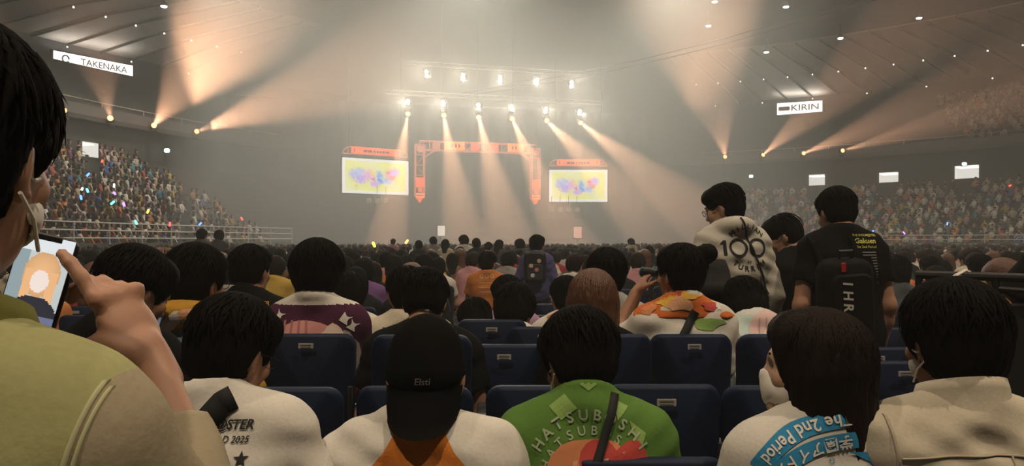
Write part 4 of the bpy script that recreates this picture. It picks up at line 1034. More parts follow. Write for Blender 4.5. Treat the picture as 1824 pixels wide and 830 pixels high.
# 3 green jacket
P = person(1010, 553, 1.98, 'person in a green printed happi jacket with a thin black strap, head bowed', top_mat=c_green, hair='short', locks=420, h=.009, head=(.35, .42, .05), seed=8, wide=1.16, bulk=1.05, sleeve=1.6, loose=.04, fold=.004, grow=.018, neck_f=.03, vol=1.08, collar='shirt', lean=.08, off=(.03, 0))
k = P.k; zs = k.sh[1][2] + SH
add_mask(P)
prt(P, poly2d([blob(-.005, -.02, .118, .150, 26, .05, 4)]), k_cor, 'coral_shape', zs - .21, stuff=False)
prt(P, poly2d([blob(.095, -.01, .070, .110, 20, .08, 6), blob(.02, .06, .05, .05, 14)]), k_red, 'red_shape', zs - .20, off=.0034)
prt(P, poly2d([blob(-.002, -.05, .055, .085, 20, .03, 7)]), k_fair, 'pale_shape', zs - .22, off=.0042, stuff=False)
prt(P, poly2d([blob(.10, .0, .022, .060, 14, .1, 9, .5), blob(.135, -.05, .018, .05, 12, .1, 3, .7)]), k_fair, 'pale_streak', zs - .20, off=.0046)
for i, (x0, zz) in enumerate(((-.07, .05), (-.045, .07), (.03, .075), (.055, .06))): prt(P, poly2d([[(x0, zz), (x0 + .012, zz + .004), (x0 - .02 + i * .012, zz - .18), (x0 - .03 + i * .012, zz - .17)]]), k_peach, 'peach_strand', zs - .21, off=.005)
prt(P, poly2d([[(-.10, .03), (-.06, .06), (-.03, .03), (-.07, .0)], [(.06, .05), (.10, .03), (.07, .0)], [(-.03, .09), (.0, .11), (.03, .09), (.0, .07)], [(.10, .0), (.14, -.03), (.12, -.08)]]), k_lime, 'lime_shapes', zs - .05, off=.0022)
for i, ch in enumerate('HATSUBOSHI'):
    a = R(148 - 13.0 * i); t = text_mesh(ch, .036, .02); t.transform(Matrix.Translation((.150 * math.cos(a), .150 * math.sin(a), 0)) @ Matrix.Rotation(a - math.pi / 2, 4, 'Z')); prt(P, t, k_sage, 'letter', zs - .185, off=.005)
for i, ch in enumerate('HATSUBOSHI'):
    a = R(160 - 15 * i); t = text_mesh(ch, .030, .015); t.transform(Matrix.Translation((.118 * math.cos(a), .118 * math.sin(a), 0)) @ Matrix.Rotation(a - math.pi / 2, 4, 'Z')); prt(P, t, k_sage, 'letter', zs - .19, off=.0028)
strap(P, [(-.075, zs - .36), (.03, zs - .10), (.085, zs + .055)], .021, k_ink, off=.010)
# 4 masked woman with the towel
P = person(1462, 552, 1.72, 'woman with dark shoulder-length hair and a white face mask, facing the stage side-on', top_mat=cloth('navy', (0.02, 0.02, 0.03)), hair='bob', haircol='dark', locks=1100, h=.009, head=(1.15, -.06, .05), seed=11, wide=1.1, sleeve=.9, face=True, skin=m_skin2, vol=1.05, twist=.15, off=(-.02, 0), collar='scarf')
k = P.k; zs = k.sh[1][2] + SH; add_mask(P)
paint(P, [(c_blue, lambda c: (Vector((c.x, c.y)) - Vector((k.nb[0], k.nb[1]))).length < .115 and c.z > k.nb[2] - .045)])
WOMAN = P
# 5 beige shirt man
P = person(1682, 503, 1.70, 'man in a cream overshirt with a pointed collar and thick black hair', top_mat=c_cream, hair='fluffy', locks=480, h=.009, head=(.10, .10, 0), seed=13, wide=1.38, bulk=1.15, neck_l=.070, sleeve=1.85, loose=.05, collar='shirt', fold=.0055, grow=.024, off=(.015, 0))
k = P.k; zs = k.sh[1][2] + SH; add_mask(P)
CREAM = P
def fold_collar(P, m, r0=.068, hgt=.036, drop=.012, name='collar'):
    k = P.k; V, F = [], []; n = 24; c0 = k.nb + k.Rt @ V3(0, .012, .012)
    prof = [(r0 - .004, -.012), (r0, hgt * .5), (r0 + .004, hgt), (r0 + .009, hgt + .003), (r0 + .015, hgt * .6), (r0 + .024, -drop), (r0 + .027, -drop - .003), (r0 + .020, -drop + .002), (r0 + .008, hgt * .5), (r0 + .004, -.012)]
    for i in range(n + 1):
        a = R(-215 + 250 * i / n); q = abs(i / n - .5) * 2
        for (r_, z_) in prof: V.append(c0 + k.Rt @ V3(r_ * math.cos(a) * (1 + .06 * q), r_ * math.sin(a), z_ - .030 * math.sin(a) - .018 * q * (z_ < 0)))
    m_ = len(prof)
    for i in range(n):
        for j in range(m_): F.append((i * m_ + j, (i + 1) * m_ + j, (i + 1) * m_ + (j + 1) % m_, i * m_ + (j + 1) % m_))
    F.append(tuple(range(m_))); F.append(tuple(range(n * m_, (n + 1) * m_))[::-1]); me = mesh_from(V, F); me.shade_smooth(); return link(name, me, m, P.root)
fold_collar(P, c_cream, .078, .050, .034)
def seam(P, pts, m, w=.004, off=.004, name='seam'):
    o = strap(P, pts, w, m, name, off=off); return o
k_seam = mat('seam_thread', (0.40, 0.34, 0.25), 0.9)
seam(P, [(-.19, zs - .115), (-.1, zs - .105), (.0, zs - .10), (.1, zs - .105), (.2, zs - .12)], k_seam)
seam(P, [(-.185, zs + .035), (-.20, zs - .05), (-.195, zs - .14), (-.18, zs - .24)], k_seam, .006)
seam(P, [(.185, zs + .035), (.20, zs - .05), (.195, zs - .14)], k_seam, .006)
for x in (.035, .085): seam(P, [(x, zs - .10), (x + .004, zs - .2), (x + .008, zs - .34)], k_seam)

# ---- the man with the phone, standing close on the left
def phone_hand(k):
    wr = k.arm[1][2]; d = V3(-.475, .04, .88); d /= np.linalg.norm(d); n = V3(-.85, .38, -.40); n -= d * (n @ d); n /= np.linalg.norm(n); s = np.cross(d, n)
    if s[1] > 0: s = -s                                # thumb side towards the camera
    Q = np.stack([s, d, n], 1)
    Pm = [E(wr + d * .052 + n * .004, (.042, .058, .021), Q), C(wr - d * .03, wr + d * .02, .030, .029), E(wr + d * .03 + s * .022 + n * .014, (.021, .034, .019), Q)]
    for i, (o, L, cu, z) in enumerate(((.030, .080, (.10, .14, .16), .0), (.010, .086, (.55, .95, .60), .0), (-.011, .080, (.65, 1.0, .65), .0), (-.030, .064, (.75, 1.0, .65), -.006))):
        q = wr + d * (.100 + z) + s * o; ang = 0
        for j, fr in enumerate((.46, .31, .23)):
            ang += cu[j]; e = q + (d * math.cos(ang) + n * math.sin(ang)) * L * fr; Pm.append(C(q, e, .0104 - .0007 * j, .0098 - .0010 * j)); q = e
        Pm.append(E(wr + d * .100 + s * o - n * .004, (.0125, .013, .012), Q))
    b = wr + d * .045 + s * .040 + n * .012; m1 = b + (n * .90 + d * .20 + s * .38) * .046; e1 = m1 + (n * .95 + d * .28 + s * .10) * .042
    Pm += [C(wr + d * .020 + s * .022, b, .020, .016), C(b, m1, .0145, .012), C(m1, e1, .012, .0095)]
    return Pm
_h = (30, .73); _hz = EYE + (HOR - 30) / FPX * .73
_k0 = skeleton(stand=True, hip=.5, head=(.12, .04, 0), neck_l=.112, wide=1.12, sw=.162 * 1.06, bulk=1.1); _hip = min(max(_hz - (_k0.hc[2] + .138 - .5), .80), .98)
_w = at(266, 645, .97); WR = (_w.x - ((-100 - CX) / FPX * .73 - _k0.hc[0]), _w.y - (.73 - _k0.hc[1]), _w.z - _hip)
def left_hand(k):
    wr = k.arm[0][2]; return hand_prims(wr, V3(.35, .25, .9), V3(.9, -.1, -.3), .5, .012, 1)
P = person(-100, 30, 0.73, 'man standing close by at the left edge, filming with a raised phone', stand=True, top_mat=c_beige, hair='short', locks=600, h=.0078, head=(.12, .04, 0), neck_l=.112, seed=17, wide=1.12, bulk=1.10, sleeve=1.70, loose=.03, fold=.003, grow=.018, collar='shirt', vol=1.06,
           arms={'R': ((.250, .115, .245), WR, (-.5, .1, .8), (-1, .3, 0)), 'L': ((-.30, .08, .20), (-.125, .27, .40), (.2, .2, .9), (1, 0, 0))}, hand_over={1: phone_hand, 0: left_hand}, off=(0, 0), hem=-.16, face=True)
FILM = P; k = P.k; zs = k.sh[1][2] + SH
add_mask(P)
c_olive = cloth('olive', (0.16, 0.15, 0.04))
paint(P, [(c_khaki, lambda c: abs(c.x) < .205 - .16 * (zs - c.z) and c.z > zs - .5 and c.y < .10), (c_olive, lambda c: (Vector((c.x, c.y)) - Vector((k.nb[0], k.nb[1]))).length < .088 and c.z > k.nb[2] + .012)])
k_stitch = mat('stitch_thread', (0.40, 0.39, 0.22), 0.9)
seam(P, [(.200, zs + .045), (.197, zs - .04), (.185, zs - .12), (.165, zs - .24), (.14, zs - .38)], k_stitch, .0035, .0028)
seam(P, [(.206, zs + .04), (.203, zs - .04), (.191, zs - .12), (.171, zs - .24)], k_stitch, .0025, .0028)
seam(P, [(-.2, zs - .20), (.0, zs - .205), (.172, zs - .20)], k_stitch, .003, .0028)
fold_collar(P, c_olive, .078, .040)
# phone
wr = k.arm[1][2]; pc = at(60, 520, .955)
ph = empty('smartphone', pc); tag(ph, 'smartphone with a bright screen, held up at the left edge', 'phone'); ph.rotation_euler = (R(-6), R(13), R(4))
MB().rbox((0, 0.004, 0), (.0745, .0085, .155), .012, 1).build('case', m_black, ph)
V, F, Cc = [], [], []; nx, ny = 36, 76
for j in range(ny + 1):
    for i in range(nx + 1): V.append((-.0345 + .069 * i / nx, -.0010, -.0745 + .149 * j / ny))
for j in range(ny):
    for i in range(nx):
        F.append((j * (nx + 1) + i, j * (nx + 1) + i + 1, (j + 1) * (nx + 1) + i + 1, (j + 1) * (nx + 1) + i)); x, y = (i + .5) / nx, (j + .5) / ny
        c = np.array((.62, .66, .64)) * (.85 + .15 * y) if x > .25 else np.array((.30, .38, .40))
        if y > .86: c = np.array((.80, .84, .86))
        q = ((x - .55) / .34) ** 2 + ((y - .66) / .20) ** 2
        if q < 1: c = np.array((.92, .52, .25)) * (1 - .25 * q)
        if .26 < x < .42 and .42 < y < .70 or .70 < x < .86 and .40 < y < .70: c = np.array((.90, .50, .24))
        if ((x - .55) / .17) ** 2 + ((y - .60) / .10) ** 2 < 1: c = np.array((.95, .80, .72))
        if y < .46 and ((x - .55) / .5) ** 2 + ((y - .25) / .22) ** 2 < 1: c = np.array((.03, .03, .04))
        if y < .30: c = np.array((.16, .18, .30)) if x > .4 else np.array((.45, .75, .20))
        if y < .24: c = np.array((.78, .76, .86))
        if y > .955 and .28 < x < .74: c = np.array((.0, .0, .0))
        Cc.append(c)
me = mesh_from(V, F); set_face_colors(me, Cc); link('screen', me, attr_mat('phone_screen', 'Col', .2, 1.0), ph)
# towel over the masked woman's shoulders
def towel(P, name, m, hem, grow=.026, sleeve=.55, fold=.0025, seed=2, h=.009, tilt=0.0):
    k = P.k; me = build_top(k, h, sleeve, grow, hem, fold, seed, None, .05, name); o = link(name, me, m, P.root); return o, me
def tprint(P, parent, bv, me2d, m, name, z, x=0.0, off=.003, into=(0, 1, 0), right=(1, 0, 0)):
    o = link(name, drape(me2d, bv, (x, 0, z), right, (0, 0, 1), into, off), m, parent); o['kind'] = 'stuff'; return o
P = WOMAN; k = P.k; zs = k.sh[1][2] + SH + .038
tw, tme = towel(P, 'towel', c_white, zs - k.hip - .30, .022, .75); bv = surface(tme)
def along(txt, size, path, m, name, bold=.02):          # lettering set upside down along a band
    t = text_mesh(txt, size, bold, 0, 'LEFT', 1.05); xs = [v.co.x for v in t.vertices]; L_ = max(xs)
    for v in t.vertices:
        s_ = v.co.x / L_; (x, z, tx, tz) = path(s_); v.co = Vector((x - (-tz) * 0 + tz * v.co.y * -1, z + tx * v.co.y, 0)) if True else v.co
    return t
def band(s_, off=0.0):                                  # from the middle of the back out and down over the left shoulder
    a = s_ * 1.25; x = .045 - .24 * math.sin(a * .95) - 0; z = -.055 + off - .155 * (1 - math.cos(a)); dx, dz = -.24 * .95 * math.cos(a * .95), -.155 * math.sin(a); l = math.hypot(dx, dz); tx, tz = dx / l, dz / l
    return (x + tz * off * 0, z, tx, tz)
for off, hgt, txt, sz in ((.012, .036, 'The 2nd Period', .034), (-.034, .034, '学園アイドルマ', .031)):
    lp = []; n = 16
    for i in range(n):
        (x0, z0, tx0, tz0), (x1, z1, tx1, tz1) = band(i / n, off), band((i + 1) / n, off); q = hgt / 2
        lp.append([(x0 + tz0 * q, z0 - tx0 * q), (x1 + tz1 * q, z1 - tx1 * q), (x1 - tz1 * q, z1 + tx1 * q), (x0 - tz0 * q, z0 + tx0 * q)])
    tprint(P, tw, bv, poly2d(lp), k_blue, 'towel_band', zs, 0)
    t = along(txt, sz, lambda s_: band(.05 + s_ * .85, off), None, '')
    tprint(P, tw, bv, t, k_white, 'lettering', zs, 0, .0052)
tprint(P, tw, bv, poly2d([star4(.105, -.135, .085, .085, rot=-.25)]), k_blue, 'star_print', zs)
tprint(P, tw, bv, poly2d([star4(.070, -.035, .020, .024)]), k_blue, 'star_print', zs)
tprint(P, tw, bv, poly2d([star4(-.065, -.155, .010, .010), blob(-.10, -.165, .004, .004, 8), blob(-.08, -.13, .003, .003, 8)] + ring2(-.02, -.13, .005, .0065, 12)), k_blue, 'small_marks', zs)
tprint(P, tw, bv, poly2d([blob(.215, -.15, .026, .055, 16, .12, 3, .4)]), k_red, 'red_print', zs, 0, .003)

# ------------------------------------------------------------------ second and third rows
def pshape(P, loops, m, name, z, off=.003, x=0.0): return prt(P, poly2d(loops), m, name, z, x, off, stuff=False)
P = person(240, 441, 2.25, 'man in a black T-shirt bent over a phone, beside the raised hand', hair='short', locks=380, h=.011, head=(-.55, .42, 0), seed=21, face=True, lean=.14, neck_f=.035, vol=1.06, wide=1.05)
def small_phone(p, label, col, rot, s_=1.0):
    o = empty('smartphone', p); tag(o, label, 'phone'); o.rotation_euler = rot; MB().rbox((0, .004, 0), (.074 * s_, .008, .152 * s_), .011, 1).build('case', m_black, o); MB().rbox((0, -.0008, 0), (.068 * s_, .002, .144 * s_), .009, 1).build('screen', glow('screen_' + label[:14], col, 0.8), o)
small_phone(at(268, 580, 2.55), 'dark phone held by the man in black beside the raised hand', (.10, .16, .24), (R(-25), 0, R(-10)))
P = person(291, 446, 3.3, 'brown-haired person in a grey jacket behind the man bent over his phone', top_mat=cloth('greyblue', (.16, .18, .19)), hair='fluffy', haircol='brown', locks=200, h=.013, head=(.2, .1, 0), seed=22, sleeve=1.7)
P = person(351, 438, 2.75, 'man with glasses in a golden yellow jacket with a pale print', top_mat=c_yellow, hair='fluffy', locks=380, h=.011, head=(-.35, .12, 0), seed=23, sleeve=1.7, collar='hood', wide=1.1, face=True, fold=.005)
zs = P.k.sh[1][2] + SH; add_glasses(P)
pshape(P, [[(-.22, -.22), (.02, -.04), (.03, .0), (.0, .0), (-.24, -.19)]], k_white, 'pale_stripe', zs); pshape(P, [blob(.06, -.16, .16, .09, 20, .08, 2)], mat('ink_steel', (.14, .2, .25), .8), 'steel_blue_shape', zs); pshape(P, [blob(.06, -.02, .05, .03, 14, .1, 3)], k_peach, 'peach_shape', zs, .004)
P = person(447, 435, 3.7, 'man in a black T-shirt with fine gold lettering across the back', hair='crop', locks=160, h=.013, head=(-.25, .06, 0), seed=24, wide=1.15, bulk=1.1, vol=1.1)
zs = P.k.sh[1][2] + SH; ptext(P, 'THE IDOLM@STER', .028, .02, zs - .06, k_gold, .0); prt(P, poly2d([blob(-.13, .085, .05, .016, 10)]), k_white, 'pale_collar', zs, 0, .004)
P = person(566, 434, 3.30, 'person with fluffy hair in a plum jacket with a pink print', top_mat=c_purple, hair='fluffy', locks=420, h=.011, head=(.05, .12, 0), seed=25, sleeve=1.8, wide=1.22, bulk=1.1, collar='scarf', fold=.004, vol=1.12)
zs = P.k.sh[1][2] + SH; nb = P.k.nb
paint(P, [(c_white, lambda c: c.z > nb[2] - .012)]); zs -= .05
pshape(P, [blob(-.03, -.16, .155, .11, 24, .07, 5)], k_pink, 'pink_shape', zs); pshape(P, [blob(.10, -.13, .055, .06, 16, .12, 7)], k_fair, 'pale_shape', zs, .004); pshape(P, [blob(.16, -.20, .05, .10, 14, .08, 8)], mat('ink_taupe', (.28, .24, .22), .8), 'taupe_shape', zs, .0035)
for i, (x, z) in enumerate(((.155, -.045), (.185, -.075), (-.135, -.03))): pshape(P, [star4(x, z, .03, .03, rot=.2)], k_white, 'sparkle', zs, .004)
for i in range(4): pshape(P, [[(-.11 + i * .03, -.05), (-.10 + i * .03, -.05), (-.12 + i * .045, -.26), (-.127 + i * .045, -.26)]], mat('ink_rose', (.33, .12, .12), .8), 'rose_strand', zs, .0042)
P = person(624, 487, 4.5, 'person in a plain white T-shirt sitting just right of the plum jacket', top_mat=c_white, hair='fluffy', locks=160, h=.014, head=(.1, .2, 0), seed=26)
P = person(723, 474, 3.55, 'person in a cream top with a dark strap, behind the bowed man in black', top_mat=c_cream, hair='short', locks=120, h=.014, head=(.3, .2, 0), seed=27, wide=1.2); strap(P, [(-.13, P.k.sh[1][2] - .06), (-.08, P.k.sh[1][2] + .055)], .035, k_ink)
P = person(757, 479, 3.0, 'man in a black T-shirt with head bowed, right behind the black cap', hair='crop', locks=260, h=.011, head=(0, .42, 0), seed=28, wide=1.2, bulk=1.1, lean=.12, neck_f=.03, vol=1.12)
P = person(846, 531, 4.1, 'dark-haired person in a white and pink top, low behind an empty blue chair', top_mat=c_white, hair='short', locks=120, h=.014, head=(.4, .5, 0), seed=29, lean=.3); pshape(P, [blob(-.08, -.02, .07, .05, 14, .1, 2)], k_pink, 'pink_shape', P.k.sh[1][2] + SH)
P = person(902, 490, 4.7, 'person with short black hair in a lilac top behind a hooded spectator', top_mat=cloth('lilac', (.30, .18, .27)), hair='short', locks=120, h=.014, head=(.5, .3, 0), seed=30)
P = person(917, 508, 3.75, 'person in a black top with a white hood, bowed over a lit phone', hair='fluffy', locks=300, h=.011, head=(-.3, .5, 0), seed=31, lean=.22, collar='hood', sleeve=1.6, wide=1.05); nb = P.k.nb
paint(P, [(c_white, lambda c: c.z > nb[2] - .075 and c.x > -.01)]); small_phone(at(912, 561, 4.05), 'small bright phone glowing in front of the bowed head with the white hood', (.75, .82, .95), (R(-60), R(30), 0), .8)
P = person(1007, 491, 4.4, 'person in a white top with an orange patterned scarf left of the brown-haired woman', top_mat=c_white, hair='short', locks=140, h=.014, head=(.2, .2, 0), seed=32, collar='hood'); pshape(P, [blob(-.08, .0, .07, .035, 14, .2, 3), blob(.03, -.04, .04, .03, 12, .2, 4)], k_cor, 'orange_pattern', P.k.sh[1][2] + SH)
P = person(1056, 479, 3.0, 'woman with long straight reddish-brown hair in a black top', hair='long', haircol='brown', locks=800, h=.011, head=(-.1, .05, 0), seed=33, skin=m_skin2, wide=.95)
P = person(1080, 441, 3.55, 'man with short tousled black hair in a grey T-shirt behind the brown-haired woman', top_mat=c_grey, hair='short', locks=260, h=.012, head=(.05, .05, 0), seed=34, wide=1.1)
# binocular man
def bino_hand(k):
    wr = k.hc + k.Rh @ V3(-.012, .155, .0) + V3(-.085, .0, -.085); sh = k.arm[0][0]; k.arm[0] = (sh, sh + V3(-.12, .14, -.12), wr, V3(.5, .1, .8), V3(.8, 0, -.4))
    return hand_prims(wr, V3(.50, .06, .80), V3(.80, .10, -.50), .62, .008, -1)
P = person(1211, 433, 3.15, 'man with an orange towel over his white T-shirt, raising small binoculars', top_mat=c_white, hair='bun', locks=360, h=.011, head=(.45, .0, 0), seed=35, wide=1.14, bulk=1.05, fold=.007, face=True,
           arms={'L': ((-.30, .13, .36), (-.185, .20, .58), (.4, .5, .6), (1, 0, 0))}, hand_over={0: bino_hand})
k = P.k; zs = k.sh[1][2] + SH; tw, tme = towel(P, 'towel', cloth('towel_orange', (.52, .13, .03)), zs - k.hip - .085, .016, .42, h=.011, seed=9); bv = surface(tme)
for i, (x, z, rx, ry, mm) in enumerate(((-.10, .0, .07, .035, k_gold), (-.03, -.02, .05, .03, k_peach), (.02, .02, .05, .02, k_gold), (.10, -.03, .04, .018, k_red), (-.17, -.03, .05, .03, k_cor), (.13, .0, .03, .02, k_cor), (-.06, .03, .03, .02, k_red))): tprint(P, tw, bv, poly2d([blob(x, z, rx, ry, 14, .22, i)]), mm, 'towel_print', zs, 0, .003 + .0004 * i)
tprint(P, tw, bv, poly2d([star5(.135, -.035, .016, .007)]), k_white, 'star_print', zs, 0, .006)
strap(P, [(-.16, zs - .36), (.0, zs - .10), (.03, zs - .05)], .034, k_ink, off=.012)
pshape(P, [blob(.08, -.10, .07, .025, 14, .2, 3)], k_lime, 'lime_shape', zs); pshape(P, [rect2(.03, -.155, .15, -.148), rect2(.03, -.168, .12, -.162)], k_ink, 'dark_lines', zs)
bc = P.root.matrix_basis @ Vector(hw(P, (-.005, .150, .005))); o = empty('binoculars', bc); tag(o, 'small dark binoculars with a teal rim held to the eyes', 'binoculars'); yw = P.k.Rh @ V3(0, 1, 0)
o.rotation_euler = (0, 0, math.atan2(-yw[0], yw[1]))
for s_ in (-1, 1):
    t = MB().tube([(s_ * .030, -.045, 0), (s_ * .030, -.01, 0), (s_ * .032, .02, 0), (s_ * .032, .06, 0)], [.015, .018, .022, .024], 12).build('barrel', m_black, o); MB().tube([(s_ * .032, .055, 0), (s_ * .032, .063, 0)], [.0255, .0255], 12).build('rim', mat('teal_rim', (.05, .16, .17), .4), t)
MB().box((0, .0, .004), (.03, .04, .012)).build('bridge', m_black, o)
# bucket hat
P = person(1262, 468, 3.5, 'person in a black bucket hat and a red and black top', top_mat=cloth('redplaid', (.16, .02, .02), .6), hair='crop', locks=0, h=.013, head=(.1, .15, 0), seed=36, collar='hood')
ht = MB().tube([hw(P, (0, -.01, .150)), hw(P, (0, -.01, .146)), hw(P, (0, -.01, .10)), hw(P, (0, -.012, .035)), hw(P, (0, -.012, .03)), hw(P, (0, -.014, -.025))], [.05, .084, .098, .108, .112, .140], 24).build('bucket_hat', mat('hat_cloth', (.009, .009, .009), .9), P.root, True)
# pale printed jacket
P = person(1326, 498, 3.38, 'person in a pale teal jacket with a big blond print, leaning sideways', top_mat=c_teal, hair='fluffy', locks=380, h=.011, head=(-.1, .65, -.12), seed=37, sleeve=1.8, wide=1.2, side=-.10, grow=.022, fold=.006, lean=.38, neck_l=.0, neck_f=.05, collar='tee'); zs = P.k.sh[1][2] + SH
zs += .055
paint(P, [(c_pale, lambda c: c.z > zs - .06), (cloth('rosehem', (.42, .24, .26)), lambda c: c.z < zs - .37)])
pshape(P, [blob(-.005, -.15, .115, .115, 22, .07, 6)], k_mauve, 'blond_shape', zs); pshape(P, [blob(.005, -.17, .060, .070, 18, .04, 3)], k_fair, 'pale_shape', zs, .004); pshape(P, [blob(.01, -.28, .10, .04, 14, .15, 5)], k_tq, 'turquoise_shape', zs, .0035); pshape(P, [blob(.105, -.16, .03, .04, 12, .15, 8)], k_grey, 'grey_shape', zs, .0045)
for i in range(4): pshape(P, [[(-.06 + i * .03, -.07), (-.054 + i * .03, -.07), (-.09 + i * .045, -.28), (-.096 + i * .045, -.28)]], mat('ink_tan', (.36, .24, .2), .8), 'tan_strand', zs, .0044)

# ------------------------------------------------------------------ people standing on the right
P = person(1280, 327, 4.10, 'standing person in a pale grey hoodie printed with a big 100, looking down', stand=True, top_mat=c_hood, hair='short', locks=260, h=.012, head=(.85, .30, 0), yaw=.12, seed=41, sleeve=1.9, loose=.03, collar='hood', fold=.005, grow=.014, face=True, skin=m_skin2, wide=1.0, hem=-.18, off=(.03, 0))
k = P.k; zs = k.sh[1][2] + SH; add_glasses(P)
pshape(P, [rect2(-.100, -.185, -.082, -.105), [(-.118, -.125), (-.100, -.105), (-.100, -.125)]], k_ink, 'digit_one', zs)
pshape(P, ring2(-.015, -.145, .038, .052, 26), k_ink, 'digit_zero', zs); pshape(P, ring2(.095, -.145, .038, .052, 26), k_ink, 'digit_zero', zs)
for i, ch in enumerate('MILLIAN'):
    a = R(138 - 16 * i); t = text_mesh(ch, .040, .025); t.transform(Matrix.Translation((.04 + .115 * math.cos(a), .115 * math.sin(a), 0)) @ Matrix.Rotation(a - math.pi / 2, 4, 'Z')); prt(P, t, k_ink, 'letter', zs - .145)
for i, ch in enumerate('TURRIN'):
    a = R(228 + 17 * i); t = text_mesh(ch, .040, .025); t.transform(Matrix.Translation((.04 + .115 * math.cos(a), .115 * math.sin(a), 0)) @ Matrix.Rotation(a + math.pi / 2, 4, 'Z')); prt(P, t, k_ink, 'letter', zs - .145)
ptext(P, 'BY', .020, .04, zs - .222, k_ink, .02); strap(P, [(.0, zs + .02), (.08, zs - .20), (.17, zs - .40)], .010, k_ink, off=.008)
HOODIE = P
P = person(1396, 381, 4.35, 'shorter standing man with glasses in a black T-shirt between the hoodie and the backpack', stand=True, hair='crop', locks=60, h=.012, head=(.75, .45, 0), yaw=.35, seed=42, face=True, wide=1.0, neck_f=.035, vol=1.08); add_glasses(P)
P = person(1469, 333, 3.90, 'tall standing man in a black tour T-shirt with a yellow and white back print', stand=True, hair='short', locks=320, h=.012, head=(.15, .28, 0), seed=43, wide=1.12, bulk=1.08, neck_f=.03, hem=-.16, sw=.165, fold=.005, off=(.06, 0))
k = P.k; zs = k.sh[1][2] + SH
ptext(P, 'THE IDOLM@STER', .016, .075, zs - .045, k_yel, .01); ptext(P, 'Gakuen', .036, .075, zs - .075, k_yel, .02); ptext(P, 'The 2nd Period', .018, .075, zs - .105, k_yel, .01); ptext(P, 'WHAT IS SHOWN', .013, .07, zs - .138, k_grey, .01) if False else None
for i in range(12): pshape(P, [rect2((.05 if i < 2 else .085 + .004 * i), -.135 - .014 * i, .125, -.130 - .014 * i)], k_grey, 'tour_line', zs)
TALL = P
# sling backpack of the tall man
bp = empty('backpack', P.root.matrix_basis @ Vector((-.075, -.20, zs - .42))); tag(bp, 'black backpack with white vertical lettering on the tall standing man', 'backpack'); bp.rotation_euler = (R(4), R(-4), 0)
bpb = MB().rbox((0, 0, 0), (.25, .15, .52), .07, 1).build('bag', mat('bag_nylon', (.005, .005, .0055), .8, .2, 60, .1, spec=.1), bp, True); bm_ = bmesh.new(); bm_.from_mesh(bpb.data); bmesh.ops.subdivide_edges(bm_, edges=bm_.edges, cuts=1); bm_.to_mesh(bpb.data); bm_.free()
MB().rbox((0, -.082, -.02), (.20, .035, .42), .04, 1).build('front_pocket', mat('bag_nylon_2', (.006, .006, .0065), .8, spec=.1), bp)
MB().tube([(-.03, -.02, .26), (-.03, -.03, .30), (.03, -.03, .30), (.03, -.02, .26)], .009, 6).build('handle', m_black, bp)
for x in (-.09, .09): MB().tube([(x, .05, .24), (x * 1.1, .10, .33), (x * 1.1, .17, .36)], .014, 6).build('strap', mat('strap_black', (.005, .005, .005), .9, spec=.05), bp)
MB().rbox((-.035, -.08, .225), (.022, .006, .045), .004, 1).build('red_tag', mat('tag_red', (.42, .02, .02), .6), bp)
for i, ch in enumerate('1HRAS'):
    t = text_mesh(ch, .066, .025, .15); t.transform(Matrix.Rotation(R(90), 4, 'X')); t.transform(Matrix.Rotation(R(90), 4, 'Y')); q = link('letter', t, k_white, bp); q.location = (-.03, -.1025, .15 - .058 * i)
# far right edge figure, mostly out of the picture
person(1925, 300, 2.7, 'person in black at the right edge of the picture, only an arm showing', stand=True, hair='short', locks=0, h=.014, seed=44, sleeve=.7, arms={'L': ((-.31, .02, .24), (-.20, .26, .30), (.4, .8, .1), (0, 0, -1))})
# spectators beyond the chairs with a look of their own
P = person(869, 447, 8.3, 'spectator in an orange shirt with three pale emblems on the back', top_mat=cloth('orange_tee', (.42, .15, .04)), hair='short', locks=90, h=.016, seed=45, head=(-.4, 0, 0), wide=1.1); zs = P.k.sh[1][2] + SH
for i in range(3): pshape(P, ring2(-.06 + .06 * i, -.06, .012, .024, 10), k_peach, 'emblem', zs)
for i in range(3): pshape(P, [rect2(-.09, -.14 - .05 * i, .10, -.13 - .05 * i)], k_peach, 'stripe', zs)
P = person(957, 418, 9.4, 'standing spectator in a violet and dark jacket with a printed backpack, middle of the floor', stand=True, top_mat=cloth('violet', (.075, .07, .17)), hair='crop', locks=60, h=.016, head=(-.5, 0, 0), seed=46, sleeve=1.8, collar='hood', vol=1.12); zs = P.k.sh[1][2] + SH
bp = empty('backpack', P.root.matrix_basis @ Vector((-.03, -.20, zs - .20))); tag(bp, 'dark backpack with pale patches worn over the violet jacket', 'backpack'); MB().rbox((0, 0, 0), (.28, .14, .40), .07, 1).build('bag', m_black, bp); MB().rbox((0, -.08, -.06), (.20, .03, .20), .04, 1).build('front_pocket', mat('bag_dark', (.03, .03, .035), .7), bp)
for i, (x, z) in enumerate(((-.05, .02), (.02, -.03), (-.03, -.10), (.05, .08))): MB().rbox((x, -.10, z), (.05, .008, .05), .02, 1).build('patch', (k_fair, k_pink, k_white, k_mauve)[i], bp)
P = person(1745, 453, 6.2, 'man in an olive yellow jacket standing out of the right-hand floor crowd', top_mat=cloth('olive_yellow', (.26, .18, .05)), hair='short', locks=90, h=.016, seed=47, sleeve=1.8, wide=1.15, collar='hood')
P = person(1592, 457, 6.0, 'dark-haired spectator in a grey top right of the tall man in the tour T-shirt', top_mat=cloth('slate', (.07, .075, .085)), hair='fluffy', locks=90, h=.016, seed=48, head=(.6, .1, 0))
P = person(1655, 456, 7.8, 'spectator in an orange top under the right-hand rails', top_mat=cloth('orange_b', (.40, .13, .05)), hair='short', locks=60, h=.016, seed=49)
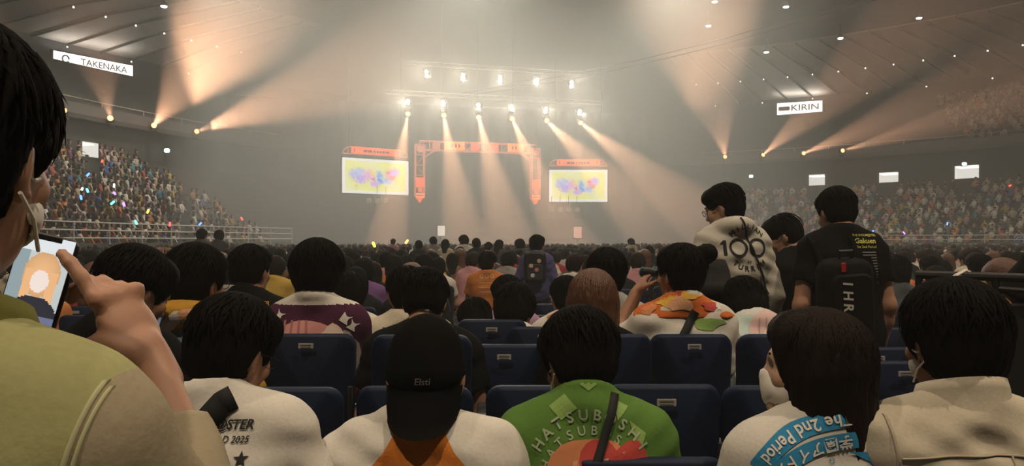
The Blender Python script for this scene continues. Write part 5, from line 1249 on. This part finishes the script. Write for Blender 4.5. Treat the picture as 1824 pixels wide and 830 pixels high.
P = person(1787, 515, 3.3, 'person in a brown checked top lifting a blue-lit phone behind the black barrier', top_mat=cloth('check', (.12, .07, .05), .8), hair='short', locks=90, h=.014, seed=50, head=(.5, .2, 0), sleeve=1.7, arms={'L': ((-.26, .10, .24), (-.11, .20, .44), (.2, .2, .9), (1, .2, 0))}); wl = P.root.matrix_basis @ Vector(P.k.arm[0][2])
small_phone(wl + Vector((.05, -.03, .09)), 'phone with a blue screen held above the black barrier', (.04, .16, .55), (R(-15), R(-28), 0), 1.0)
# black barrier bar with a strap tied on it
o = empty('barrier_rail', at(1632, 500, 2.75)); tag(o, 'black padded barrier rail with a pale strap tied on it', 'rail'); iv = o.matrix_basis.inverted()
a, b = iv @ at(1632, 489, 2.75), iv @ at(1900, 497, 2.5); MB().tube([a, a.lerp(b, .5), b], .016, 10).build('bar', m_black, o); MB().tube([a + Vector((0, 0, -.03)), b + Vector((0, 0, -.05))], .010, 8).build('lower_bar', m_black, o)
for q in (0.02, .55): p = a.lerp(b, q); MB().bar(p, p - Vector((0, 0, p.z + o.location.z)), .014, 8).build('post', m_black, o)
p = a.lerp(b, .28); MB().tube([p + Vector((-.05, -.018, -.035)), p + Vector((-.01, -.02, .0)), p + Vector((.03, -.01, .018)), p + Vector((.07, -.018, -.005))], [.006, .009, .009, .004], 6).build('tied_strap', k_white, o)
MB().rbox(iv @ at(1800, 640, 2.62), (.34, .03, .40), .02, 1).build('cover_panel', mat('cover_black', (.008, .008, .009), .9), o)

# ------------------------------------------------------------------ chairs near the camera
for (px, py, d, lb) in ((1155, 821, 1.76, 'blue chair back under the green jacket and the towel, only its top rim showing'), (1505, 815, 1.74, 'blue chair back of the masked woman, only its top rim showing'), (1825, 812, 1.72, 'blue chair back of the man in the cream overshirt'), (760, 880, 1.72, 'blue chair back of the man in the cap'), (400, 880, 1.70, 'blue chair back of the man in the WORLD 2025 T-shirt')):
    chair((px - CX) / FPX * d, d, lb, ztop=min(.95, EYE + (HOR - py) / FPX * d), plate=False)
for (px, py, d, pl, lb) in ((500, 693, 2.22, False, 'empty blue chair right of the WORLD 2025 shirt, in the second row'), (735, 691, 2.2, False, 'blue chair behind the black cap, in the second row'), (970, 690, 2.2, False, 'blue chair left of the green jacket, in the second row'), (1185, 688, 2.2, True, 'blue chair with a pale seat plate right of the green jacket'), (1400, 690, 2.2, False, 'blue chair in front of the masked woman'), (250, 720, 2.08, False, 'blue chair of the man bent over his phone')):
    chair((px - CX) / FPX * d, d, lb, plate=pl, ztop=EYE + (HOR - py) / FPX * d, sx=.88)
for (px, py, d, sx, lb) in ((547, 596, 3.05, .95, 'blue chair with a seat plate under the plum jacket'), (748, 598, 2.60, .90, 'blue chair of the bowed man in black, beyond the black cap'), (898, 615, 2.92, .85, 'blue chair with a seat plate between the black cap and the green jacket'), (1085, 597, 2.80, .85, 'blue chair with a seat plate under the long brown hair'), (1235, 597, 2.96, .83, 'blue chair with a seat plate under the orange towel'), (1400, 597, 2.78, .85, 'blue chair left of the masked woman, third row')):
    chair((px - CX) / FPX * d, d, lb, plate=True, ztop=EYE + (HOR - py) / FPX * d, sx=sx)
for (px, py, d, sx, lb) in ((876, 570, 3.55, .85, 'blue chair with a seat plate right of the bowed man in black, fourth row'), (968, 583, 3.5, .85, 'blue chair under the white hood, fourth row'), (1565, 585, 4.2, 1, 'blue chair with a seat plate left of the cream overshirt'), (1620, 590, 4.3, 1, 'blue chair close left of the cream overshirt man'), (1560, 620, 3.4, 1, 'dark blue chair right of the masked woman'), (1610, 645, 3.0, 1, 'dark blue chair between the masked woman and the cream overshirt')):
    chair((px - CX) / FPX * d, d, lb, plate=True, ztop=EYE + (HOR - py) / FPX * d, sx=sx)
# ------------------------------------------------------------------ the seated crowd on the floor, each person an object
NAMED = [o for o in bpy.data.objects if o.name.startswith('person') and o.parent is None]
busy = [(o.location.x, o.location.y) for o in NAMED]
TOPS = [('white', (.52, .49, .44), 10), ('black', (.014, .014, .015), 14), ('dark grey', (.06, .06, .065), 8), ('grey', (.24, .23, .22), 6), ('cream', (.46, .40, .30), 6), ('orange', (.46, .17, .05), 5), ('yellow', (.42, .28, .06), 3), ('teal', (.04, .22, .25), 3), ('blue', (.05, .09, .25), 4), ('red', (.30, .04, .04), 3), ('pink', (.44, .22, .24), 3), ('olive green', (.13, .17, .07), 3), ('brown', (.16, .09, .05), 4), ('purple', (.14, .07, .18), 2)]
TW = np.array([t[2] for t in TOPS], float); TW /= TW.sum()
tmat = {t[0]: cloth('crowd_' + t[0].replace(' ', '_'), t[1], .15, .1) for t in TOPS}
def variant(stand, hair, sleeve, head, seed, lean, wide=1.05, h=.024, collar='tee'):
    k = skeleton(stand=stand, hip=(.92 if stand else .53), lean=lean, head=head, wide=wide)
    return (build_body(k, h, False, None, 'body', 0.0), build_top(k, h, sleeve, .018, -.10, .004, seed, collar, .03), build_hair(k, hair, h * .8, seed, 1.08), build_trousers(k, .03), k)
VS = [variant(False, 'short', .65, (0, .1, 0), 61, .05), variant(False, 'fluffy', 1.7, (.3, .35, 0), 62, .12, 1.1), variant(False, 'crop', .65, (-.3, .05, 0), 63, .0, 1.12), variant(False, 'bob', 1.6, (.15, .1, 0), 64, .05, .95), variant(False, 'fluffy', .65, (-.4, .4, 0), 65, .18), variant(False, 'long', 1.7, (-.1, .05, 0), 66, .03, .95, .024, 'hood'), variant(False, 'short', 1.7, (.5, .1, 0), 67, .04, 1.1, .024, 'hood')]
VT = [variant(True, 'short', .65, (0, .1, 0), 71, .0), variant(True, 'fluffy', 1.7, (.5, .1, 0), 72, .0, 1.1), variant(True, 'bob', 1.7, (-.3, .1, 0), 73, .0, .95)]
HN = {0: 'short', 1: 'tousled', 2: 'cropped', 3: 'bobbed', 4: 'tousled', 5: 'long', 6: 'short'}
def place(v, x, y, yaw, s_, top, hair, label, group, name='person'):
    root = bpy.data.objects.new(name, v[0]); COL.objects.link(root); root.location = (x, y, 0); root.rotation_euler = (0, 0, yaw); root.scale = (s_,) * 3
    if not v[0].materials: v[0].materials.append(m_skin)
    tag(root, label, 'person', group)
    for nm, me, m in (('shirt', v[1], tmat[top]), ('hair', v[2], HAIR[hair]), ('trousers', v[3], m_trouser)):
        if not me.materials: me.materials.append(m)
        o = bpy.data.objects.new(nm, me); COL.objects.link(o); o.parent = root
        o.material_slots[0].link = 'OBJECT'; o.material_slots[0].material = m
    return root
_U = 'first second third fourth fifth sixth seventh eighth ninth tenth eleventh twelfth thirteenth fourteenth fifteenth sixteenth seventeenth eighteenth nineteenth'.split(); _T = {20: ('twentieth', 'twenty'), 30: ('thirtieth', 'thirty'), 40: ('fortieth', 'forty')}
NTH = lambda n: _U[n - 1] if n < 20 else (_T[n][0] if n % 10 == 0 else '%s-%s' % (_T[n - n % 10][1], _U[n % 10 - 1]))
ecount = {}; rr = random.Random(11); made = 0; row = 0; Y = 5.15; colrow = ('dark-haired', 'brown-haired')
ROWS_END = None
while made < 236:
    row += 1; half = 0.72 * Y + .4; x = -half; nth = 0
    x += rr.random() * .3
    while x < half and made < 240:
        x += .52 + rr.random() * .05
        yy = Y + rr.uniform(-.10, .10)
        pxx = CX + FPX * x / yy
        if any(a_ < pxx < b_ and yy < d_ for a_, b_, d_ in ((838, 905, 8.3), (928, 985, 9.4), (1722, 1772, 6.2), (1640, 1672, 7.8))): continue
        if rr.random() < (.16 if Y > 6 else .34) or any((x - bx) ** 2 + (yy - by) ** 2 < .48 ** 2 for bx, by in busy): 
            if rr.random() < .55 and not any((x - bx) ** 2 + (yy - by) ** 2 < .40 ** 2 for bx, by in busy) and row < 6:
                chair(x, Y - .2, 'empty blue chair in the %s crowd row, %s empty one after its %s spectator' % (NTH(row), NTH(ecount.setdefault((row, nth), 0) + 1), NTH(max(1, nth))), group='empty blue chairs among the crowd', plate=row < 3, ztop=.95, detail=False); ecount[(row, nth)] += 1
            continue
        vi = rr.randrange(len(VS)); tp = TOPS[RNG.choice(len(TOPS), p=TW)][0]; hc_ = 'brown' if rr.random() < .10 else ('dark' if rr.random() < .35 else 'black'); nth += 1
        place(VS[vi], x, yy, rr.uniform(-.3, .3), rr.uniform(.90, 1.0), tp, hc_, 'seated spectator, %s %s hair, %s top, %s from left in the %s crowd row' % (HN[vi], {'black': 'black', 'dark': 'dark', 'brown': 'brown'}[hc_], tp, NTH(nth), NTH(row)), 'seated floor crowd')
        made += 1; busy.append((x, yy))
        if Y < 9 and rr.random() < .8: chair(x, yy - .2, 'blue chair under the %s spectator from the left in the %s crowd row' % (NTH(nth), NTH(row)), group='occupied blue chairs in the crowd', plate=Y < 7, ztop=.93, detail=False)
    Y += .88
ROWS_END = Y
# people on their feet farther off
for i, (px, py, d, vi, tp, lb) in enumerate(((746, 428, 15, 0, 'black', 'dark figure standing below the left leg of the portal'), (772, 422, 19, 1, 'grey', 'hazy figure standing left of the small lit panel'), (793, 426, 17, 2, 'cream', 'long-haired figure in cream standing by the small lit panel'), (827, 419, 15.5, 1, 'white', 'figure in white standing under the first bright beam'), (849, 424, 14.5, 0, 'black', 'figure in black standing between two beams'), (869, 431, 15.5, 0, 'pink', 'figure in a pink top standing behind the orange shirt'), (888, 427, 16, 2, 'dark grey', 'long-haired figure in grey standing left of the violet jacket'), (927, 426, 14.5, 1, 'dark grey', 'figure in dark grey standing just left of the violet jacket'), (1158, 437, 14, 0, 'black', 'figure in black standing alone right of the binoculars'), (1125, 425, 22, 1, 'cream', 'pale hazy figure standing far behind the binoculars'), (700, 425, 24, 0, 'pink', 'pale pinkish figure standing below the left screen'), (358, 407, 14, 0, 'dark grey', 'dark figure standing before the left rails, nearer one'), (390, 410, 16, 1, 'dark grey', 'hazy grey figure standing before the left rails, right one'))):
    v = VT[vi]; zt = EYE + (HOR - py) / FPX * d; s_ = zt / (v[4].hc[2] + .14); place(v, (px - CX) / FPX * d, d, rr.uniform(-.5, .5), s_, tp, 'black', lb, 'people standing on the floor')

# ------------------------------------------------------------------ far crowd: too many to count, one object per block
def mini(sit=True):
    V, F, K = [], [], []; n = 6
    def loft(rows, kind, close=True):
        b = len(V)
        for (cx_, cy_, z, rx, ry) in rows:
            for i in range(n): a = 2 * math.pi * i / n + .3; V.append((cx_ + rx * math.cos(a), cy_ + ry * math.sin(a), z))
        for j in range(len(rows) - 1):
            for i in range(n): F.append((b + j * n + i, b + j * n + (i + 1) % n, b + (j + 1) * n + (i + 1) % n, b + (j + 1) * n + i)); K.append(kind if kind < 9 else (2 if j >= len(rows) - 3 else (1 if math.sin(2 * math.pi * (i + .5) / n + .3) > .2 else 2)))
        F.append(tuple(b + (len(rows) - 1) * n + i for i in range(n))); K.append(2 if kind == 9 else kind)
    loft([(0, 0, .0, .16, .11), (0, 0, .30, .18, .12), (0, 0, .42, .21, .10), (0, 0, .48, .13, .07), (0, 0, .51, .05, .05)], 0)
    loft([(0, .02, .50, .05, .05), (0, .02, .57, .075, .085), (0, .01, .65, .088, .10), (0, 0, .72, .08, .09), (0, 0, .755, .04, .05)], 9)
    for s in (-1, 1): loft([(s * .21, .0, .40, .05, .05), (s * .24, .08, .20, .045, .045), (s * .12, .26, .14, .035, .035)], 0 if s > 0 else 0)
    loft([(0, .10, -.02, .17, .14), (0, .34, .0, .16, .10), (0, .42, -.08, .14, .06)], 3)
    return np.array(V, np.float32), F, np.array(K)
MV, MF, MK = mini()
PAL = np.array([(.55, .52, .47), (.50, .46, .40), (.015, .015, .016), (.03, .03, .035), (.10, .10, .11), (.26, .25, .24), (.45, .36, .26), (.50, .20, .07), (.42, .10, .06), (.40, .28, .06), (.05, .20, .26), (.06, .10, .30), (.42, .24, .26), (.12, .15, .07), (.20, .08, .22)], np.float32)
PW = np.array([16, 9, 12, 8, 7, 8, 8, 7, 4, 4, 4, 4, 5, 3, 2], float); PW /= PW.sum()
m_crowd = attr_mat('crowd_clothes', 'Col')
def crowd(name, spots, label):                        # spots: x, y, z, yaw, scale
    S = np.array(spots, np.float32); n = len(S); r = np.random.default_rng(len(name) + n)
    c, s = np.cos(S[:, 3]), np.sin(S[:, 3]); m = len(MV)
    jit = r.normal(0, .012, (n, m, 3)).astype(np.float32)
    P_ = (MV[None] + jit) * S[:, 4][:, None, None]; X = P_[..., 0] * c[:, None] - P_[..., 1] * s[:, None] + S[:, 0][:, None]; Y_ = P_[..., 0] * s[:, None] + P_[..., 1] * c[:, None] + S[:, 1][:, None]; Z = P_[..., 2] + S[:, 2][:, None]
    V = np.stack([X, Y_, Z], -1).reshape(-1, 3)
    fl = [np.array(f) for f in MF]; tot = np.array([len(f) for f in fl]); idx = np.concatenate(fl); L = len(idx)
    loops = (idx[None] + (np.arange(n) * m)[:, None]).ravel().astype(np.int32); tots = np.tile(tot, n); st = np.concatenate([[0], np.cumsum(tots)[:-1]]).astype(np.int32)
    me = bpy.data.meshes.new(name); me.vertices.add(len(V)); me.vertices.foreach_set('co', V.ravel()); me.loops.add(len(loops)); me.loops.foreach_set('vertex_index', loops); me.polygons.add(len(st)); me.polygons.foreach_set('loop_start', st); me.update(calc_edges=True)
    top = PAL[r.choice(len(PAL), n, p=PW)] * r.uniform(.75, 1.15, (n, 1)); skin = np.array((.44, .26, .17)) * r.uniform(.8, 1.15, (n, 1)); hair = np.where(r.random((n, 1)) < .12, np.array([[.10, .045, .02]]), np.array([[.008, .007, .006]])); leg = np.array((.02, .02, .025)) * np.ones((n, 1))
    pal = np.stack([top, skin, hair, leg], 1)[:, MK]; set_face_colors(me, pal.reshape(-1, 3)); o = link(name, me, m_crowd); tag(o, label, 'crowd', kind='stuff'); return o
STANDERS = [o.location.copy() for o in bpy.data.objects if o.get('group') == 'people standing on the floor']
spots = []; Yc = ROWS_END; r2 = random.Random(5)
def inside(x, y, a, b, m_=0.0): p = Vector((x, y, 0)); return ((p.dot(AX) - UC) / (a - m_)) ** 2 + ((p.dot(RT) - VC) / (b - m_)) ** 2 < 1
while Yc < 47:
    x = -.76 * Yc
    while x < .76 * Yc:
        x += .52 + r2.random() * .08; u = Vector((x, Yc, 0)).dot(AX); fr = r2.random()
        if inside(x, Yc, 46, 30, 1.2) and u < 47 and fr > .13 and not any((x - q.x) ** 2 + (Yc - q.y) ** 2 < .6 for q in STANDERS): spots.append((x, Yc + r2.uniform(-.1, .1), .50 + r2.uniform(-.05, .03), r2.uniform(-.4, .4) + R(15) * min(1, Yc / 30), r2.uniform(.93, 1.05)))
    Yc += .9
crowd('crowd_floor', spots, 'hazy mass of seated spectators on the far floor')
for nm, p0, p1, lb in (('crowd_left_stand', -140, 520, 'dense mass of spectators filling the lower stand on the left'), ('crowd_right_stand', 1290, 1960, 'dense mass of spectators filling the lower stand on the right')):
    spots = []; nb_ = NROW - (3 if 'right' in nm else 1)
    for i in range(nb_):
        a, b, z = tier_row(i); ta, tb = sorted((ov_t(p0, a, b)[0], ov_t(p1, a, b)[0])); L_ = (tb - ta) * (a + b) / 2; n = int(L_ / .50)
        for j in range(n):
            t = ta + (tb - ta) * (j + r2.uniform(.3, .7)) / n
            p = ov(a, b, t, 0); px_ = CX + FPX * p.x / p.y
            dr = abs(px_ - (330 if 'left' in nm else 1500)) < 9 or any(abs(px_ - g) < 16 and i > 8 for g in (162, 1455, 1583, 1722))
            if r2.random() < (.12 + (.9 if 'left' in nm and px_ > 230 and i > 13.5 - (px_ - 230) / 210 * 11 + r2.uniform(-1, 1) else 0) + (.8 if dr else 0)): continue
            tgt = AX * 44 + RT * 12 - p; yaw = math.atan2(-tgt.x, tgt.y) + r2.uniform(-.3, .3)
            spots.append((p.x, p.y, z + .42, yaw, r2.uniform(.95, 1.1)))
    crowd(nm, spots, lb)
spots = []
for i in range(12):
    a = 61.0 + i * .95 - .5; z = 9.2 + i * .48
    t0, t1 = sorted((ov_t(1640 - 0 * i, a, a - 18)[0], ov_t(1990, a, a - 18)[0])); n = int((t1 - t0) * (2 * a - 18) / 2 / .5)
    for j in range(n):
        t = t0 + (t1 - t0) * (j + r2.random() * .5) / n; p = ov(a, a - 18, t, 0); px_ = CX + FPX * p.x / p.y
        if r2.random() < .2 or px_ < 1660 + 12 * (11 - i) * 0 + (14 - i) * 3: continue
        tgt = AX * 44 + RT * 12 - p; spots.append((p.x, p.y, z + .42, math.atan2(-tgt.x, tgt.y), r2.uniform(.95, 1.1)))
crowd('crowd_upper_stand', spots, 'mass of spectators in the upper stand at the far right')
# glow sticks held up in the crowd
GL = {'blue': (.08, .2, 1.0), 'red': (1.0, .06, .05), 'cyan': (.1, .75, 1.0), 'yellow': (1.0, .7, .05), 'white': (1, .95, .85), 'violet': (.4, .15, 1.0), 'orange': (1.0, .35, .08)}
gs = [(154, 314, 'blue', 33), (181, 290, 'red', 41), (157, 343, 'cyan', 32), (145, 356, 'blue', 30), (197, 364, 'cyan', 30), (206, 347, 'violet', 34), (203, 334, 'white', 36), (244, 400, 'cyan', 30), (262, 380, 'yellow', 33), (302, 403, 'red', 33), (354, 401, 'blue', 37), (432, 392, 'red', 42), (222, 368, 'violet', 31), (145, 341, 'white', 34), (1687, 401, 'blue', 48), (1554, 414, 'blue', 52), (1612, 417, 'violet', 48), (1797, 332, 'red', 52), (1724, 455, 'violet', 46), (1766, 452, 'cyan', 45), (1807, 454, 'blue', 45), (1747, 451, 'red', 45), (722, 434, 'orange', 30), (668, 440, 'yellow', 26)]
for i, (px, py, cn, d) in enumerate(gs):
    p = at(px, py, d); o = empty('glow_stick', p); near = 'left stand' if px < 500 else ('floor crowd' if px < 1200 else 'right stand')
    tag(o, '%s glow stick, %s from the left among those in the %s' % (cn, NTH(1 + sum(1 for q in gs if q[0] < px and ('left stand' if q[0] < 500 else ('floor crowd' if q[0] < 1200 else 'right stand')) == near)), near), 'glow stick', 'glow sticks in the crowd'); o.rotation_euler = (R(rr.uniform(-20, 20)), R(rr.uniform(-60, 60)), 0)
    MB().tube([(0, 0, 0), (0, 0, .03), (0, 0, .17), (0, 0, .20)], [.035, .045, .045, .02], 8).build('tube', MT.setdefault('glow_' + cn, glow('glow_' + cn, GL[cn], 5.0)), o); MB().tube([(0, 0, -.16), (0, 0, 0)], .022, 6).build('grip', m_black, o)
